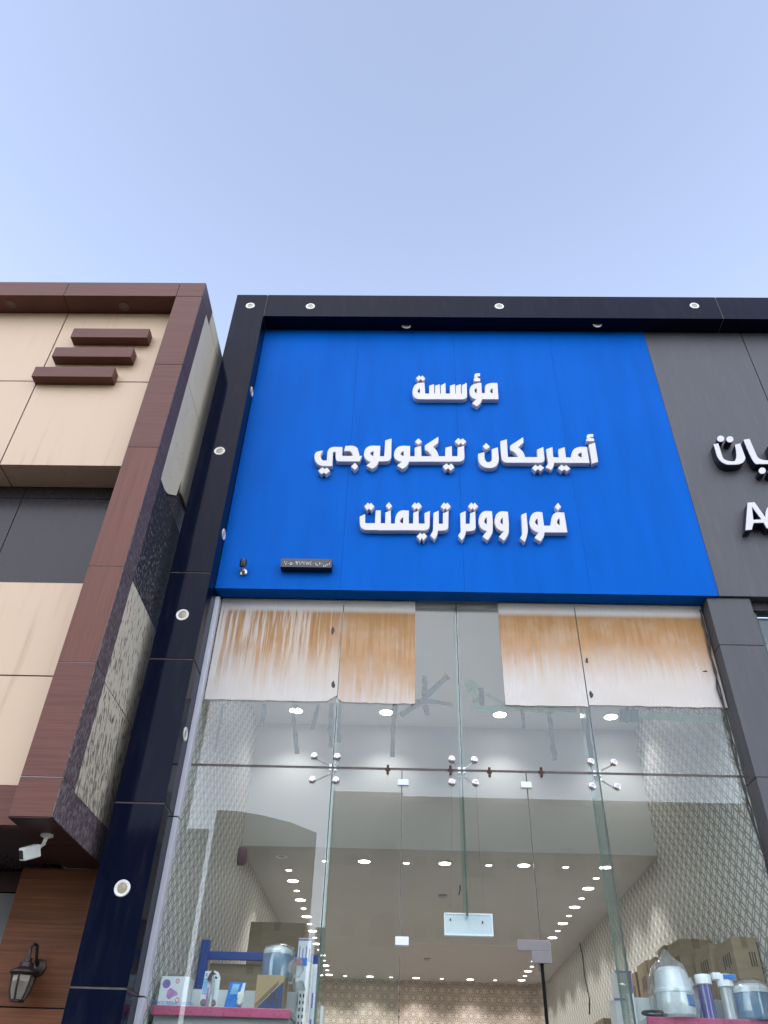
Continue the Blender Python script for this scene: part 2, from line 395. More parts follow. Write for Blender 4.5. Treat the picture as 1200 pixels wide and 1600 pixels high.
# ------------------------------------------------------------------ mesh helpers
class MB:
    def __init__(s): s.b = bmesh.new()

    def box(s, x0, x1, y0, y1, z0, z1, bev=0.0, mi=0, rot=None, c=None):
        b = bmesh.new()
        bmesh.ops.create_cube(b, size=1)
        for v in b.verts:
            v.co = Vector(((x0 + x1) / 2 + v.co.x * (x1 - x0), (y0 + y1) / 2 + v.co.y * (y1 - y0), (z0 + z1) / 2 + v.co.z * (z1 - z0)))
        if bev: bmesh.ops.bevel(b, geom=list(b.edges), offset=bev, segments=2, affect='EDGES', profile=0.6)
        if rot is not None:
            bmesh.ops.rotate(b, verts=b.verts, cent=c or Vector(((x0 + x1) / 2, (y0 + y1) / 2, (z0 + z1) / 2)), matrix=rot)
        return s.add(b, mi)

    def add(s, b, mi=0):
        for f in b.faces: f.material_index = mi
        me = bpy.data.meshes.new('t'); b.to_mesh(me); b.free()
        s.b.from_mesh(me); bpy.data.meshes.remove(me); return s

    def poly(s, pts, mi=0):
        b = bmesh.new(); b.faces.new([b.verts.new(p) for p in pts]); return s.add(b, mi)

    def prism(s, pts, axis, a0, a1, mi=0):
        """pts: 2D outline; axis 'y' -> (x,z) outline between y=a0..a1, 'x' -> (y,z), 'z' -> (x,y)"""
        def q(p, a): return {'y': (p[0], a, p[1]), 'x': (a, p[0], p[1]), 'z': (p[0], p[1], a)}[axis]
        b = bmesh.new()
        A = [b.verts.new(q(p, a0)) for p in pts]; B = [b.verts.new(q(p, a1)) for p in pts]
        n = len(pts); b.faces.new(A); b.faces.new(B[::-1])
        for i in range(n): b.faces.new((A[i], B[i], B[(i + 1) % n], A[(i + 1) % n]))
        bmesh.ops.recalc_face_normals(b, faces=b.faces)
        return s.add(b, mi)

    def lathe(s, prof, c, axis=(0, 0, 1), n=24, mi=0, wob=0.0):
        b = bmesh.new(); q = Vector((0, 0, 1)).rotation_difference(Vector(axis)); c = Vector(c)
        rings = []
        for r, h in prof:
            ring = []
            for i in range(n):
                a = 2 * math.pi * i / n; rr = r * (1 + wob * random.uniform(-1, 1)) if wob else r
                ring.append(b.verts.new(c + q @ Vector((rr * math.cos(a), rr * math.sin(a), h))))
            rings.append(ring)
        for A, B in zip(rings, rings[1:]):
            for i in range(n): b.faces.new((A[i], A[(i + 1) % n], B[(i + 1) % n], B[i]))
        if prof[0][0] > 0: b.faces.new(rings[0][::-1])
        if prof[-1][0] > 0: b.faces.new(rings[-1])
        bmesh.ops.remove_doubles(b, verts=b.verts, dist=1e-5)
        bmesh.ops.recalc_face_normals(b, faces=b.faces)
        for f in b.faces: f.smooth = True
        return s.add(b, mi)

    def tube(s, pts, r, n=8, mi=0):
        b = bmesh.new(); pts = [Vector(p) for p in pts]; rings = []
        up = Vector((0.31, 0.2, 0.93))
        for i, p in enumerate(pts):
            d = (pts[min(i + 1, len(pts) - 1)] - pts[max(i - 1, 0)]).normalized()
            u = d.cross(up).normalized(); v = d.cross(u)
            rr = r[i] if isinstance(r, (list, tuple)) else r
            rings.append([b.verts.new(p + (u * math.cos(2 * math.pi * k / n) + v * math.sin(2 * math.pi * k / n)) * rr) for k in range(n)])
        for A, B in zip(rings, rings[1:]):
            for k in range(n): b.faces.new((A[k], A[(k + 1) % n], B[(k + 1) % n], B[k]))
        b.faces.new(rings[0][::-1]); b.faces.new(rings[-1])
        bmesh.ops.recalc_face_normals(b, faces=b.faces)
        for f in b.faces: f.smooth = True
        return s.add(b, mi)

    def splay(s):
        for v in s.b.verts:
            if v.co.y < -60: v.co.x *= 74 / 60
        return s

    def build(s, name, mats, parent=None, sharp=True):
        me = bpy.data.meshes.new(name)
        o = bpy.data.objects.new(name, me); COL.objects.link(o)
        off = Vector((0, 0, 0))
        if parent is not None:
            q = parent
            while q is not None: off += q.location; q = q.parent
            o.parent = parent
        else:
            xs = [v.co for v in s.b.verts]
            off = Vector(((min(v.x for v in xs) + max(v.x for v in xs)) / 2, (min(v.y for v in xs) + max(v.y for v in xs)) / 2, min(v.z for v in xs)))
            o.location = off
        for v in s.b.verts: v.co -= off
        s.b.to_mesh(me); s.b.free()
        for m in (mats if isinstance(mats, (list, tuple)) else [mats]): me.materials.append(MT[m] if isinstance(m, str) else m)
        if any(p.use_smooth for p in me.polygons) and sharp:
            try: me.set_sharp_from_angle(angle=R(35))
            except Exception: pass
        return o


def tag(o, label=None, cat=None, group=None, kind=None):
    if label: o['label'] = label
    if cat: o['category'] = cat
    if group: o['group'] = group
    if kind: o['kind'] = kind
    return o


def thing(name, loc, label, cat, group=None, kind=None):
    o = bpy.data.objects.new(name, None); o.empty_display_size = 0.1; COL.objects.link(o); o.location = loc
    return tag(o, label, cat, group, kind)


def copy_tree(o, parent=None):
    c = o.copy(); COL.objects.link(c); c.parent = parent
    for ch in [k for k in bpy.data.objects if k.parent == o]: copy_tree(ch, c)
    return c


def smooth_poly(pts, k=5):
    """(x,y) corner points; (x,y,1) are rounded off as quadratic curves"""
    n = len(pts); out = []
    for i, p in enumerate(pts):
        if len(p) == 2: out.append(Vector((p[0], p[1]))); continue
        P = Vector((p[0], p[1])); A = Vector(pts[i - 1][:2]); B = Vector(pts[(i + 1) % n][:2])
        if len(pts[i - 1]) > 2: A = (A + P) / 2
        if len(pts[(i + 1) % n]) > 2: B = (B + P) / 2
        a0 = 0.0 if len(pts[i - 1]) > 2 else 1 / k
        for j in range(k + 1):
            t = j / k
            if t == 0 and len(pts[i - 1]) == 2: continue
            if t == 1 and (len(pts[(i + 1) % n]) == 2): continue
            if t == 1: continue
            out.append(A * (1 - t) ** 2 + P * 2 * t * (1 - t) + B * t * t)
    return out


def extrude_outline(outer, holes, y_front, y_back, bev=0.003):
    """solid letter: (x,z) outline with holes, front face at y_front, back at y_back -> bmesh"""
    cu = bpy.data.curves.new('c', 'CURVE'); cu.dimensions = '2D'; cu.fill_mode = 'BOTH'
    cu.extrude = (y_back - y_front) / 2 - bev; cu.bevel_depth = bev; cu.bevel_resolution = 1; cu.offset = -bev
    for pts in [outer] + holes:
        sp = cu.splines.new('POLY'); sp.points.add(len(pts) - 1); sp.use_cyclic_u = True
        for q, p in zip(sp.points, pts): q.co = (p[0], p[1], 0, 1)
    o = bpy.data.objects.new('c', cu); COL.objects.link(o)
    dg = bpy.context.evaluated_depsgraph_get(); me = bpy.data.meshes.new_from_object(o.evaluated_get(dg))
    b = bmesh.new(); b.from_mesh(me)
    bpy.data.objects.remove(o); bpy.data.curves.remove(cu); bpy.data.meshes.remove(me)
    ym = (y_front + y_back) / 2
    for v in b.verts: v.co = Vector((v.co.x, ym - v.co.z, v.co.y))
    return b


def text_mesh(s, size, thick=0.0004):
    cu = bpy.data.curves.new('t', 'FONT'); cu.body = s; cu.size = size; cu.extrude = thick; cu.align_x = 'CENTER'
    o = bpy.data.objects.new('t', cu); COL.objects.link(o)
    dg = bpy.context.evaluated_depsgraph_get(); me = bpy.data.meshes.new_from_object(o.evaluated_get(dg))
    b = bmesh.new(); b.from_mesh(me); bpy.data.objects.remove(o); bpy.data.curves.remove(cu); bpy.data.meshes.remove(me)
    for v in b.verts: v.co = Vector((v.co.x, -v.co.z, v.co.y))
    return b


# ------------------------------------------------------------------ ground and street
g_ = MB().box(-400, 400, -400, 400, -0.30, -0.12).build('ground', 'asphalt'); tag(g_, kind='structure')
g_ = MB().box(-40, 40, 1.5, 4.05, -0.118, 0.0, 0.01).build('pavement', 'paving'); tag(g_, kind='structure')

# ------------------------------------------------------------------ the shop building: black frame, interior shell
YG = 5.0                       # glass line
YB = 4.86                      # sign panels
YF = 4.696                     # black frame
XL, XR = -1.40, 2.22           # inside walls
ZT, ZC, ZH = 4.86, 3.695, 4.833
shop = thing('shop_building', (0.4, 5.2, 0), 'tall shop unit framed in glossy black panels with a lit patterned interior', 'building')
m = MB()
zs = [(-0.12, 1.262), (1.272, 2.262), (2.272, 3.215), (3.225, 4.175), (4.185, 4.881), (4.891, 8.268)]
for a, b in zs: m.box(-1.712, -1.41, YF, 5.30, a, b, 0.002)
m.build('frame_column', 'navy', shop)
MB().box(-1.708, -1.414, YF + 0.004, 5.29, -0.1, 8.26).build('joint_sealant', 'seal', shop)
m = MB(); m.box(-1.402, 3.027, YF, 5.30, 7.925, 8.268, 0.002); m.box(3.037, 7.0, YF, 5.30, 7.925, 8.268, 0.002)
m.build('frame_beam', 'navy', shop)
MB().box(-1.41, 6.99, YF + 0.004, 5.29, 7.93, 8.262).build('joint_sealant', 'seal', shop)
MB().box(-1.409, 7.0, 5.10, 5.30, 4.96, 7.93).build('wall', 'grey', shop)
m = MB(); m.box(-1.60, XL, 5.301, 14.1, 0, 4.95); m.box(-1.4085, XL, 5.03, 5.301, 0, 4.95)
m.build('interior_wall', 'wallpaper', shop)
MB().box(XR, 2.50, 5.06, 14.1, 0, 4.95).build('interior_wall', 'wallpaper', shop)
MB().box(XL, XR, 13.95, 14.1, 0, 3.9).build('interior_wall', 'medallion', shop)
MB().box(XL, XR, 7.17, 7.32, ZC + 0.002, ZH + 0.1).build('bulkhead', 'plaster', shop)
MB().box(XL, XR, 5.03, 7.2, ZH, 4.94).build('ceiling', 'plaster', shop)
MB().box(XL, XR, 7.173, 13.97, ZC, 3.9).build('ceiling', 'ceiling', shop)
MB().box(-1.6, 2.5, 4.94, 14.1, -0.1, 0.15).build('floor', 'tile', shop)
m = MB()
for a, b in ((-0.1, 2.258), (2.266, 3.213), (3.221, 4.83)): m.box(-1.4095, -1.378, 4.925, 4.992, a, b, 0.002)
m.build('edge_trim', 'trim', shop)
# grey pillar right of the glass
m = MB()
for a, b in ((-0.1, 2.56), (2.57, 3.521), (3.531, 4.461), (4.471, 4.858)): m.box(2.216, 2.528, 4.882, 5.055, a, b, 0.002)
m.build('pillar', 'grey', shop)
MB().box(2.220, 2.524, 4.886, 5.05, -0.1, 4.85).build('joint_sealant', 'seal', shop)

# neighbour's shop window at the right
nb = thing('neighbour_shopfront', (3.6, 5.2, 0), 'recessed shop window with pale blue boards right of the grey pillar', 'shop window')
MB().box(2.53, 7, 4.93, 5.0, 4.785, 4.86).build('head_frame', 'dark', nb)
MB().box(2.53, 2.575, 4.95, 5.02, 0, 4.78).build('frame_jamb', 'grey', nb)
MB().box(2.58, 7, 5.30, 5.33, 0, 4.95).build('back_board', 'neighbour', nb)
MB().box(2.576, 7, 4.99, 5.0, 0, 4.784).build('pane', 'glass', nb)

# ------------------------------------------------------------------ the signs
sign = thing('shop_sign', (0.45, 4.9, 4.86), 'large bright blue sign board with three lines of white raised Arabic letters', 'sign')
m = MB()
edges = [-1.408, -0.478, 0.447, 1.375, 2.302]
for i in range(4): m.box(edges[i] + 0.0005, edges[i + 1] - 0.0005, YB, 4.985, 4.862, 7.925, 0.0007)
m.build('panel', 'blue', sign)

YL = 4.812                      # front face of the letters


def letters(words, y_front, y_back, plane):
    mb = MB()
    for (ox, oy, sc), shapes in words:
        for shp in shapes:
            outer, holes = shp[0], shp[1:]
            cv = lambda pts: [(lambda q: (q.x, q.z))(at(ox + p[0] / sc, oy + p[1] / sc, plane)) for p in smooth_poly(pts)]
            mb.add(extrude_outline(cv(outer), [cv(h) for h in holes], y_front, y_back))
    return mb


A_ = (630, 570, 7.5); B_ = (480, 670, 9.231); C_ = (600, 670, 8.571); D_ = (735, 670, 10.0); E_ = (830, 670, 10.0)
F_ = (550, 775, 9.231); G_ = (660, 775, 8.0); H_ = (770, 775, 9.231)
words = []
# line 1
words.append([(A_, [
    [[(1105, 212), (1118, 403), (925, 403), (915, 452, 1), (862, 487), (805, 450), (856, 404), (815, 398, 1), (778, 350, 1), (776, 300), (778, 215, 1), (905, 210), (918, 212), (922, 330), (958, 330), (958, 250), (975, 212, 1), (1060, 210)],
     [(862, 272), (862, 330), (842, 326, 1), (834, 302), (842, 276, 1)], [(1048, 277), (1048, 335), (1026, 330, 1), (1019, 306), (1028, 280, 1)]],
    [[(828, 192), (905, 192), (903, 158), (870, 151), (872, 135), (900, 132), (902, 98), (850, 96, 1), (834, 115, 1), (832, 135), (845, 150), (828, 158)]],
    [[(250, 208), (258, 335), (305, 335), (305, 243), (362, 225), (366, 335), (374, 335), (374, 243), (430, 225), (434, 335), (441, 335), (441, 240), (496, 210), (500, 335), (548, 335), (548, 243), (608, 225), (611, 335), (617, 335), (617, 243), (675, 225), (679, 335), (686, 335), (686, 238), (745, 208), (750, 370), (735, 403, 1), (690, 405), (180, 403), (112, 395, 1), (108, 320), (112, 215, 1), (205, 208)],
     [(195, 277), (195, 330), (175, 326, 1), (168, 305), (178, 280, 1)]],
    [[(185, 122), (205, 140), (225, 122), (258, 157), (232, 190), (203, 167), (176, 188), (148, 157)]],
])])
# line 2, left word
words.append([(B_, [
    [[(228, 310), (192, 375), (198, 450, 1), (240, 455), (282, 455), (290, 340), (300, 262, 1), (400, 257), (508, 262), (505, 388), (658, 388), (640, 330, 1), (600, 318, 1), (530, 325), (550, 245), (640, 240), (715, 250, 1), (742, 320, 1), (755, 388), (792, 388), (755, 470), (440, 470), (408, 450, 1), (408, 400), (408, 330), (372, 338), (368, 430), (362, 537), (220, 537), (115, 520, 1), (102, 410), (105, 335, 1), (150, 325)]],
    [[(688, 490), (738, 540), (685, 595), (630, 540)]],
    [[(220, 553), (248, 578), (288, 558), (332, 608), (268, 655), (242, 630), (205, 655), (155, 602)]],
    [[(1055, 243), (1048, 393), (1112, 393), (1125, 165), (1218, 138), (1213, 400), (1200, 470, 1), (1130, 470), (1030, 470), (1010, 545, 1), (935, 577), (850, 530), (915, 477), (830, 460, 1), (816, 370), (822, 245, 1), (940, 240)],
     [(958, 325), (952, 388), (920, 382, 1), (908, 352), (925, 328, 1)]],
]), (C_, [
    [[(350, 228), (350, 365), (412, 365), (412, 250), (498, 228), (502, 365), (638, 365), (612, 310, 1), (550, 285), (545, 222), (728, 103), (728, 187), (660, 240), (715, 285, 1), (735, 365), (820, 365), (822, 250), (908, 230), (912, 365), (985, 365), (986, 250), (1073, 226), (1080, 380), (1070, 440, 1), (990, 440), (720, 440), (470, 440), (335, 440), (320, 505, 1), (245, 537), (172, 490), (235, 441), (140, 430, 1), (131, 350), (140, 230, 1), (250, 225)],
     [(262, 300), (262, 362), (235, 356, 1), (218, 335), (236, 303, 1)]],
    [[(462, 125), (510, 170), (460, 213), (412, 170)]],
    [[(995, 120), (1024, 145), (1055, 125), (1105, 170), (1060, 215), (1028, 190), (1000, 215), (945, 170)]],
    [[(840, 460), (866, 488), (902, 462), (945, 515), (890, 560), (862, 530), (825, 552), (785, 500)]],
])])
# line 2, right word
words.append([(D_, [
    [[(120, 390), (220, 360), (222, 450), (235, 520, 1), (280, 521), (345, 522, 1), (335, 420), (332, 318), (430, 285), (448, 470), (440, 610, 1), (300, 615), (140, 610, 1), (123, 470)]],
    [[(245, 218), (308, 278), (250, 325), (190, 275)]],
    [[(468, 190), (570, 162), (588, 440), (745, 440), (710, 365, 1), (625, 335), (620, 262), (825, 127), (832, 212), (748, 290), (840, 350, 1), (855, 440), (1050, 440), (1042, 322), (1140, 282), (1162, 470), (1155, 530, 1), (1080, 530), (850, 530), (570, 530), (490, 525, 1), (480, 420)]],
    [[(1015, 558), (1052, 585), (1090, 558), (1152, 605), (1100, 662), (1057, 628), (1015, 662), (960, 610)]],
]), (E_, [
    [[(235, 318), (333, 282), (345, 440), (432, 445), (425, 318), (522, 285), (545, 445), (622, 445), (628, 290, 1), (760, 280), (870, 280), (915, 533), (540, 533), (525, 530), (360, 530), (358, 600, 1), (310, 645), (220, 598), (268, 540), (248, 440)],
     [(788, 370), (795, 447), (752, 440, 1), (730, 408), (748, 372, 1)]],
    [[(475, 558), (515, 587), (550, 562), (615, 622), (555, 662), (515, 635), (480, 662), (415, 610)]],
    [[(900, 245), (998, 212), (1048, 515), (948, 545)]],
    [[(860, 192), (988, 192), (982, 150), (925, 140), (926, 130), (976, 124), (968, 80), (885, 78, 1), (870, 105, 1), (868, 135), (880, 150), (862, 165)]],
])])
# line 3
words.append([(F_, [
    [[(110, 295), (190, 258), (190, 390), (330, 390), (342, 205), (415, 205), (415, 390), (478, 390), (482, 235), (560, 205), (562, 395), (618, 395), (620, 340), (635, 208, 1), (740, 203), (820, 208), (820, 395), (880, 395), (885, 240), (960, 210), (962, 395), (1050, 395), (1045, 245), (1125, 210), (1122, 420), (1112, 497, 1), (1040, 497), (935, 495), (535, 495), (385, 495), (370, 491), (200, 491), (115, 480, 1), (111, 390)],
     [(738, 308), (735, 394), (703, 388, 1), (692, 356), (713, 310, 1)]],
    [[(228, 93), (252, 115), (275, 95), (325, 150), (275, 208), (245, 180), (220, 208), (175, 150)]],
    [[(533, 85), (580, 140), (533, 195), (485, 140)]],
    [[(905, 88), (932, 112), (960, 88), (1008, 145), (955, 205), (930, 172), (905, 200), (858, 145)]],
    [[(985, 528), (1010, 550), (1038, 528), (1085, 580), (1030, 642), (1006, 608), (985, 642), (930, 580)]],
]), (G_, [
    [[(138, 210), (205, 180), (205, 345), (257, 345), (257, 215), (328, 185), (325, 390), (315, 435, 1), (245, 433), (195, 433), (190, 495, 1), (150, 545), (97, 492), (132, 430)]],
    [[(270, 78), (292, 100), (315, 80), (357, 130), (310, 178), (290, 152), (268, 174), (228, 128)]],
])])
words.append([(G_, [
    [[(472, 215), (542, 185), (542, 345), (592, 345), (597, 215), (662, 188), (668, 390), (660, 440, 1), (590, 440), (545, 440), (542, 500, 1), (495, 555), (445, 495), (480, 440)]],
    [[(610, 80), (635, 100), (655, 80), (698, 128), (652, 178), (630, 150), (608, 172), (568, 128)]],
    [[(870, 188), (882, 330), (880, 440), (862, 505, 1), (810, 555), (750, 505), (805, 438), (715, 425, 1), (701, 320), (705, 190, 1), (800, 184)],
     [(805, 270), (805, 352), (780, 342, 1), (774, 312), (784, 274, 1)]],
    [[(1070, 195), (1082, 340), (1082, 445), (1070, 505, 1), (1020, 560), (955, 508), (1015, 442), (915, 430, 1), (901, 320), (905, 193, 1), (1000, 188)],
     [(1005, 272), (1005, 354), (982, 344, 1), (974, 314), (986, 276, 1)]],
])])
words.append([(H_, [
    [[(410, 270), (485, 238), (508, 470), (505, 575, 1), (460, 665), (392, 605), (425, 550), (420, 440)]],
    [[(715, 232), (740, 425), (832, 425), (840, 360), (850, 245, 1), (930, 232), (1030, 235), (1078, 525), (748, 525), (745, 595, 1), (685, 655), (600, 600), (660, 527), (545, 505, 1), (527, 380), (535, 235, 1), (640, 226)],
     [(645, 330), (655, 417), (618, 408, 1), (610, 370), (622, 333, 1)], [(962, 325), (970, 417), (932, 408, 1), (925, 370), (940, 328, 1)]],
    [[(940, 95), (988, 155), (938, 205), (892, 155)]],
])])
for wd in words: letters(wd, YL, YB, YL).build('lettering', 'white_letter', sign)

# licence-number plaque on the sign
pq = thing('number_plaque', (-0.737, 4.83, 5.03), 'small black plaque with white Arabic numerals on the blue sign', 'plaque')
MB().box(-0.930, -0.546, 4.795, YB, 5.018, 5.096, 0.002).build('plate', 'black', pq)
P_ = (430, 865, 12.0)


def strokes(lines, r, plane):
    mb = MB()
    for ln in lines:
        mb.tube([at(P_[0] + x / P_[2], P_[1] + y / P_[2], plane) + Vector((0, -0.0005, 0)) for x, y in ln], r, 6)
    return mb


def circ(cx, cy, rx, ry, n=10, a0=0, a1=360):
    return [(cx + rx * math.cos(R(a0 + (a1 - a0) * i / n)), cy - ry * math.sin(R(a0 + (a1 - a0) * i / n))) for i in range(n + 1)]


DG = []
for x in (200, 470, 540): DG.append([(x - 28, 148), (x, 212), (x + 25, 148)])          # seven
for x in (255, 350, 712): DG.append([(x - 5, 188), (x + 5, 190)])                      # zero
for x in (298, 606): DG.append(circ(x, 190, 19, 24))                                    # five
DG.append(circ(398, 165, 13, 14)); DG.append([(411, 160), (408, 218)])                  # nine
DG.append([(676, 152), (650, 162), (664, 178), (648, 185), (654, 212), (680, 216)])     # four
DG.append([(762, 170), (762, 205), (785, 220), (820, 220), (836, 208), (836, 168)]); DG.append([(786, 155), (790, 156)]); DG.append([(806, 155), (810, 156)])
DG.append([(868, 186), (890, 186)])
DG.append([(905, 218), (908, 245), (930, 250), (950, 238), (955, 200), (958, 216), (980, 216), (984, 192), (988, 215), (1012, 214), (1022, 172)])
strokes(DG, 0.0031, 4.795).build('lettering', 'white_letter', pq)

# little spotlight on the blue panel
sp = thing('sign_spotlight', (-1.21, 4.86, 5.0), 'tiny black spotlight on a chrome bracket at the lower left of the blue sign', 'spotlight')
c = at(379, 884, 4.80)
MB().lathe([(0.005, 0), (0.026, 0.004), (0.027, 0.05), (0.018, 0.065), (0.0, 0.066)], c + Vector((0.002, 0, -0.015)), (0.1, -0.35, 0.9), 18).build('lamp_body', 'black', sp)
m = MB(); m.lathe([(0.030, -0.006), (0.030, 0.004), (0.012, 0.012), (0.0, 0.012)], (c.x, YB - 0.006, c.z - 0.022), (0, -1, 0), 18)
m.tube([(c.x, YB - 0.01, c.z - 0.022), (c.x, 4.82, c.z - 0.03), (c.x, 4.80, c.z - 0.012)], 0.011, 8)
m.build('bracket', 'chrome', sp)

# grey sign of the next shop
gs = thing('neighbour_sign', (3.8, 4.9, 4.86), 'dark grey sign board with white faced black letters right of the blue sign', 'sign')
m = MB()
for a, b in ((2.306, 3.238), (3.246, 4.178), (4.186, 5.2), (5.208, 6.9)): m.box(a, b, YB + 0.003, 4.985, 4.864, 7.925, 0.0015)
m.build('panel', 'grey', gs)
MB().box(2.303, 6.9, 4.885, 4.98, 4.87, 7.92).build('joint_sealant', 'dark', gs)
N_ = (900, 440, 3.2)
gl = [
    [[(688, 812), (712, 808), (735, 880), (745, 898, 1), (790, 898), (812, 890, 1), (795, 815), (822, 808), (848, 880), (845, 912, 1), (800, 915), (760, 915), (722, 908, 1), (705, 870)]],
    [circ(724, 785, 18, 16, 18)[:-1]], [circ(770, 788, 18, 16, 18)[:-1]],
    [[(838, 790), (868, 785), (905, 870), (915, 893, 1), (960, 893), (985, 893), (960, 818), (988, 812), (1030, 890), (1090, 890), (1095, 912), (960, 912), (900, 912), (880, 900, 1)]],
    [circ(932, 945, 18, 16, 18)[:-1]], [circ(978, 948, 18, 16, 18)[:-1]],
    [[(858, 1105), (893, 1102), (985, 1230), (955, 1234), (938, 1205), (888, 1207), (880, 1240), (848, 1243)], [(880, 1125), (928, 1188), (888, 1190)]],
    [circ(1015, 1165, 68, 66, 28)[:-1], circ(1020, 1165, 42, 42, 24)[:-1]],
]
for part in (gl[:6], gl[6:]):
    lt = letters([(N_, part)], 4.780, 4.788, 4.780).build('lettering', 'white_letter', gs)
    bk = MB()
    for shp in part:
        cv = lambda pts: [(lambda q: (q.x, q.z))(at(N_[0] + p[0] / N_[2], N_[1] + p[1] / N_[2], 4.780)) for p in smooth_poly(pts)]
        bk.add(extrude_outline(cv(shp[0]), [cv(h) for h in shp[1:]], 4.788, YB + 0.003, 0.0001))
    bk.build('letter_returns', 'dark_return', lt)

# ------------------------------------------------------------------ recessed lamps of the frames


def downlight(name, r, lens, ringm, label, cat, group, proud=0.007):
    t = thing(name, (0, 0, 0), label, cat, group)
    MB().lathe([(r, 0.001), (r, -proud * 0.6), (r * 0.93, -proud), (r * 0.66, -proud * 0.75), (r * 0.60, 0.001)], (0, 0, 0), (0, 0, 1), 28).build('ring', ringm, t)
    MB().lathe([(r * 0.62, -proud * 0.25), (r * 0.3, -proud * 0.6), (0.0, -proud * 0.7)], (0, 0, 0), (0, 0, 1), 24).build('lens', lens, t)
    return t


FRONT, RIGHT = (R(-90), 0, 0), (0, R(-90), 0)
gname = 'recessed spotlights of the black frame'
first = None
for (x, y, face, lab) in [
    (391, 478, 'f', 'white ringed spotlight in the top corner of the black column'),
    (343, 705, 'f', 'white ringed spotlight on the black column face beside the upper blue sign'),
    (285, 961, 'f', 'white ringed spotlight on the black column beside the stained sheets'),
    (191, 1388, 'f', 'white ringed spotlight low on the black column, largest of its kind'),
    (485, 479, 'f', 'white ringed spotlight on the black top beam nearest the column'),
    (780, 479, 'f', 'white ringed spotlight in the middle of the black top beam'),
    (1085, 478, 'f', 'white ringed spotlight on the black top beam above the grey sign'),
    (635, 509, 'd', 'dim spotlight under the top beam above the white lettering'),
    (933, 507, 'd', 'dim spotlight under the top beam at the right end of the blue sign'),
    (393, 612, 'r', 'spotlight seen edge-on, topmost on the inner side of the black column'),
    (349, 835, 'r', 'spotlight seen edge-on beside the bottom corner of the blue sign'),
    (289, 1147, 'r', 'spotlight seen edge-on beside the white edge trim of the glass')]:
    if first is None: first = downlight('recessed_spotlight', 0.045, 'unlit', 'ring', lab, 'spotlight', gname); o = first
    else: o = copy_tree(first)
    o['label'] = lab
    if face == 'f': o.location = at(x, y, YF); o.rotation_euler = FRONT
    elif face == 'd': o.location = atZ(x, y, 7.925)
    else: o.location = atX(x, y, -1.41); o.rotation_euler = RIGHT

# ------------------------------------------------------------------ glass shopfront
sf = thing('glass_shopfront', (0.4, 5.0, 0.15), 'frameless glass shopfront with green glass fins and bolted fittings', 'shopfront')
ZJ = 3.575
X1, X2, X3 = -0.452, 0.389, 1.267
DX0, DX1, DZ = 0.0, 0.80, 2.565
for a, b in ((-1.377, X1), (X1, X2), (X2, X3), (X3, 2.214)):
    MB().box(a + 0.003, b - 0.003, 4.995, 5.005, ZJ + 0.006, 4.858, 0.001).build('pane', 'glass', sf)
for a, b, z in ((-1.377, X1, 0.15), (X1, DX0, 0.15), (DX0, DX1, DZ), (DX1, X3, 0.15), (X3, 2.214, 0.15)):
    MB().box(a + 0.003, b - 0.003, 4.995, 5.005, z + 0.004, ZJ - 0.006, 0.001).build('pane', 'glass', sf)
MB().box(-1.377, 2.214, 4.996, 5.004, ZJ - 0.006, ZJ + 0.006).build('joint', 'seal', sf)
m = MB()
for x in (DX0, DX1): m.box(x - 0.0025, x + 0.0025, 4.9965, 5.0035, 2.6, ZJ - 0.007)
m.box(DX0 - 0.0025, DX0 + 0.0025, 4.9965, 5.0035, 0.2, 2.50)
m.build('joint', 'seal', sf)
for x, z0 in ((X1, 0.15), (X2, 2.72), (X3, 0.15)):
    o = MB().box(x - 0.0075, x + 0.0075, 5.010, 5.235, z0, 4.83).build('glass_fin', ['fin', 'fin_edge'], sf)
    for p in o.data.polygons:
        if abs(p.normal.y) > 0.9: p.material_index = 1
    MB().box(x - 0.0028, x + 0.0028, 4.9965, 5.009, z0, 4.85 if x == X2 else 4.03).build('joint', 'seal', sf)
for n, (x, pts) in enumerate(((X1, [(491, 1182), (527, 1183), (488, 1219), (525, 1220)]), (X2, [(706, 1187), (741, 1188), (706, 1223), (743, 1224)]), (X3, [(923, 1191), (959, 1192), (925, 1229), (964, 1230)]))):
    m = MB(); m.box(x - 0.026, x + 0.026, 5.032, 5.046, ZJ - 0.036, ZJ + 0.036, 0.004)
    ends = [at(px, py, 5.0) for px, py in pts]
    for e in ends:
        s_ = Vector((x + (0.022 if e.x > x else -0.022), 5.04, ZJ + (0.03 if e.z > ZJ else -0.03)))
        m.tube([s_, s_.lerp(Vector((e.x, 5.04, e.z)), 0.6), (e.x, 5.03, e.z)], [0.006, 0.005, 0.006], 8)
    spd = m.build('spider_fitting', 'chrome', sf)
    for e in ends:
        MB().lathe([(0.023, 0.0), (0.0245, 0.003), (0.0225, 0.008), (0.011, 0.0105), (0.010, 0.008), (0, 0.008)], (e.x, 4.995, e.z), (0, -1, 0), 22).build('bolt_cap', 'chrome', spd)
for x, y in ((606, 1202), (704, 1203), (765, 1206), (846, 1206)):
    m = MB(); p = at(x, y, 4.985); m.box(p.x - 0.008, p.x + 0.008, 4.982, 4.994, p.z - 0.032, p.z + 0.03, 0.002)
    m.box(p.x - 0.016, p.x + 0.016, 4.986, 4.994, p.z - 0.008, p.z + 0.008, 0.002)
    m.build('rusty_clip', 'rust', sf)
for x, y in ((630, 1222), (822, 1226)):
    p = at(x, y, 4.99); MB().box(p.x - 0.034, p.x + 0.034, 4.980, 4.9945, p.z - 0.022, p.z + 0.016, 0.002).build('clamp_plate', 'packwhite', sf)
p = at(628, 1470, 4.99); MB().box(p.x - 0.038, p.x + 0.038, 4.978, 5.02, p.z - 0.024, p.z + 0.020, 0.002).build('clamp_plate', 'packwhite', sf)
p = at(808, 1468, 4.98); m = MB()
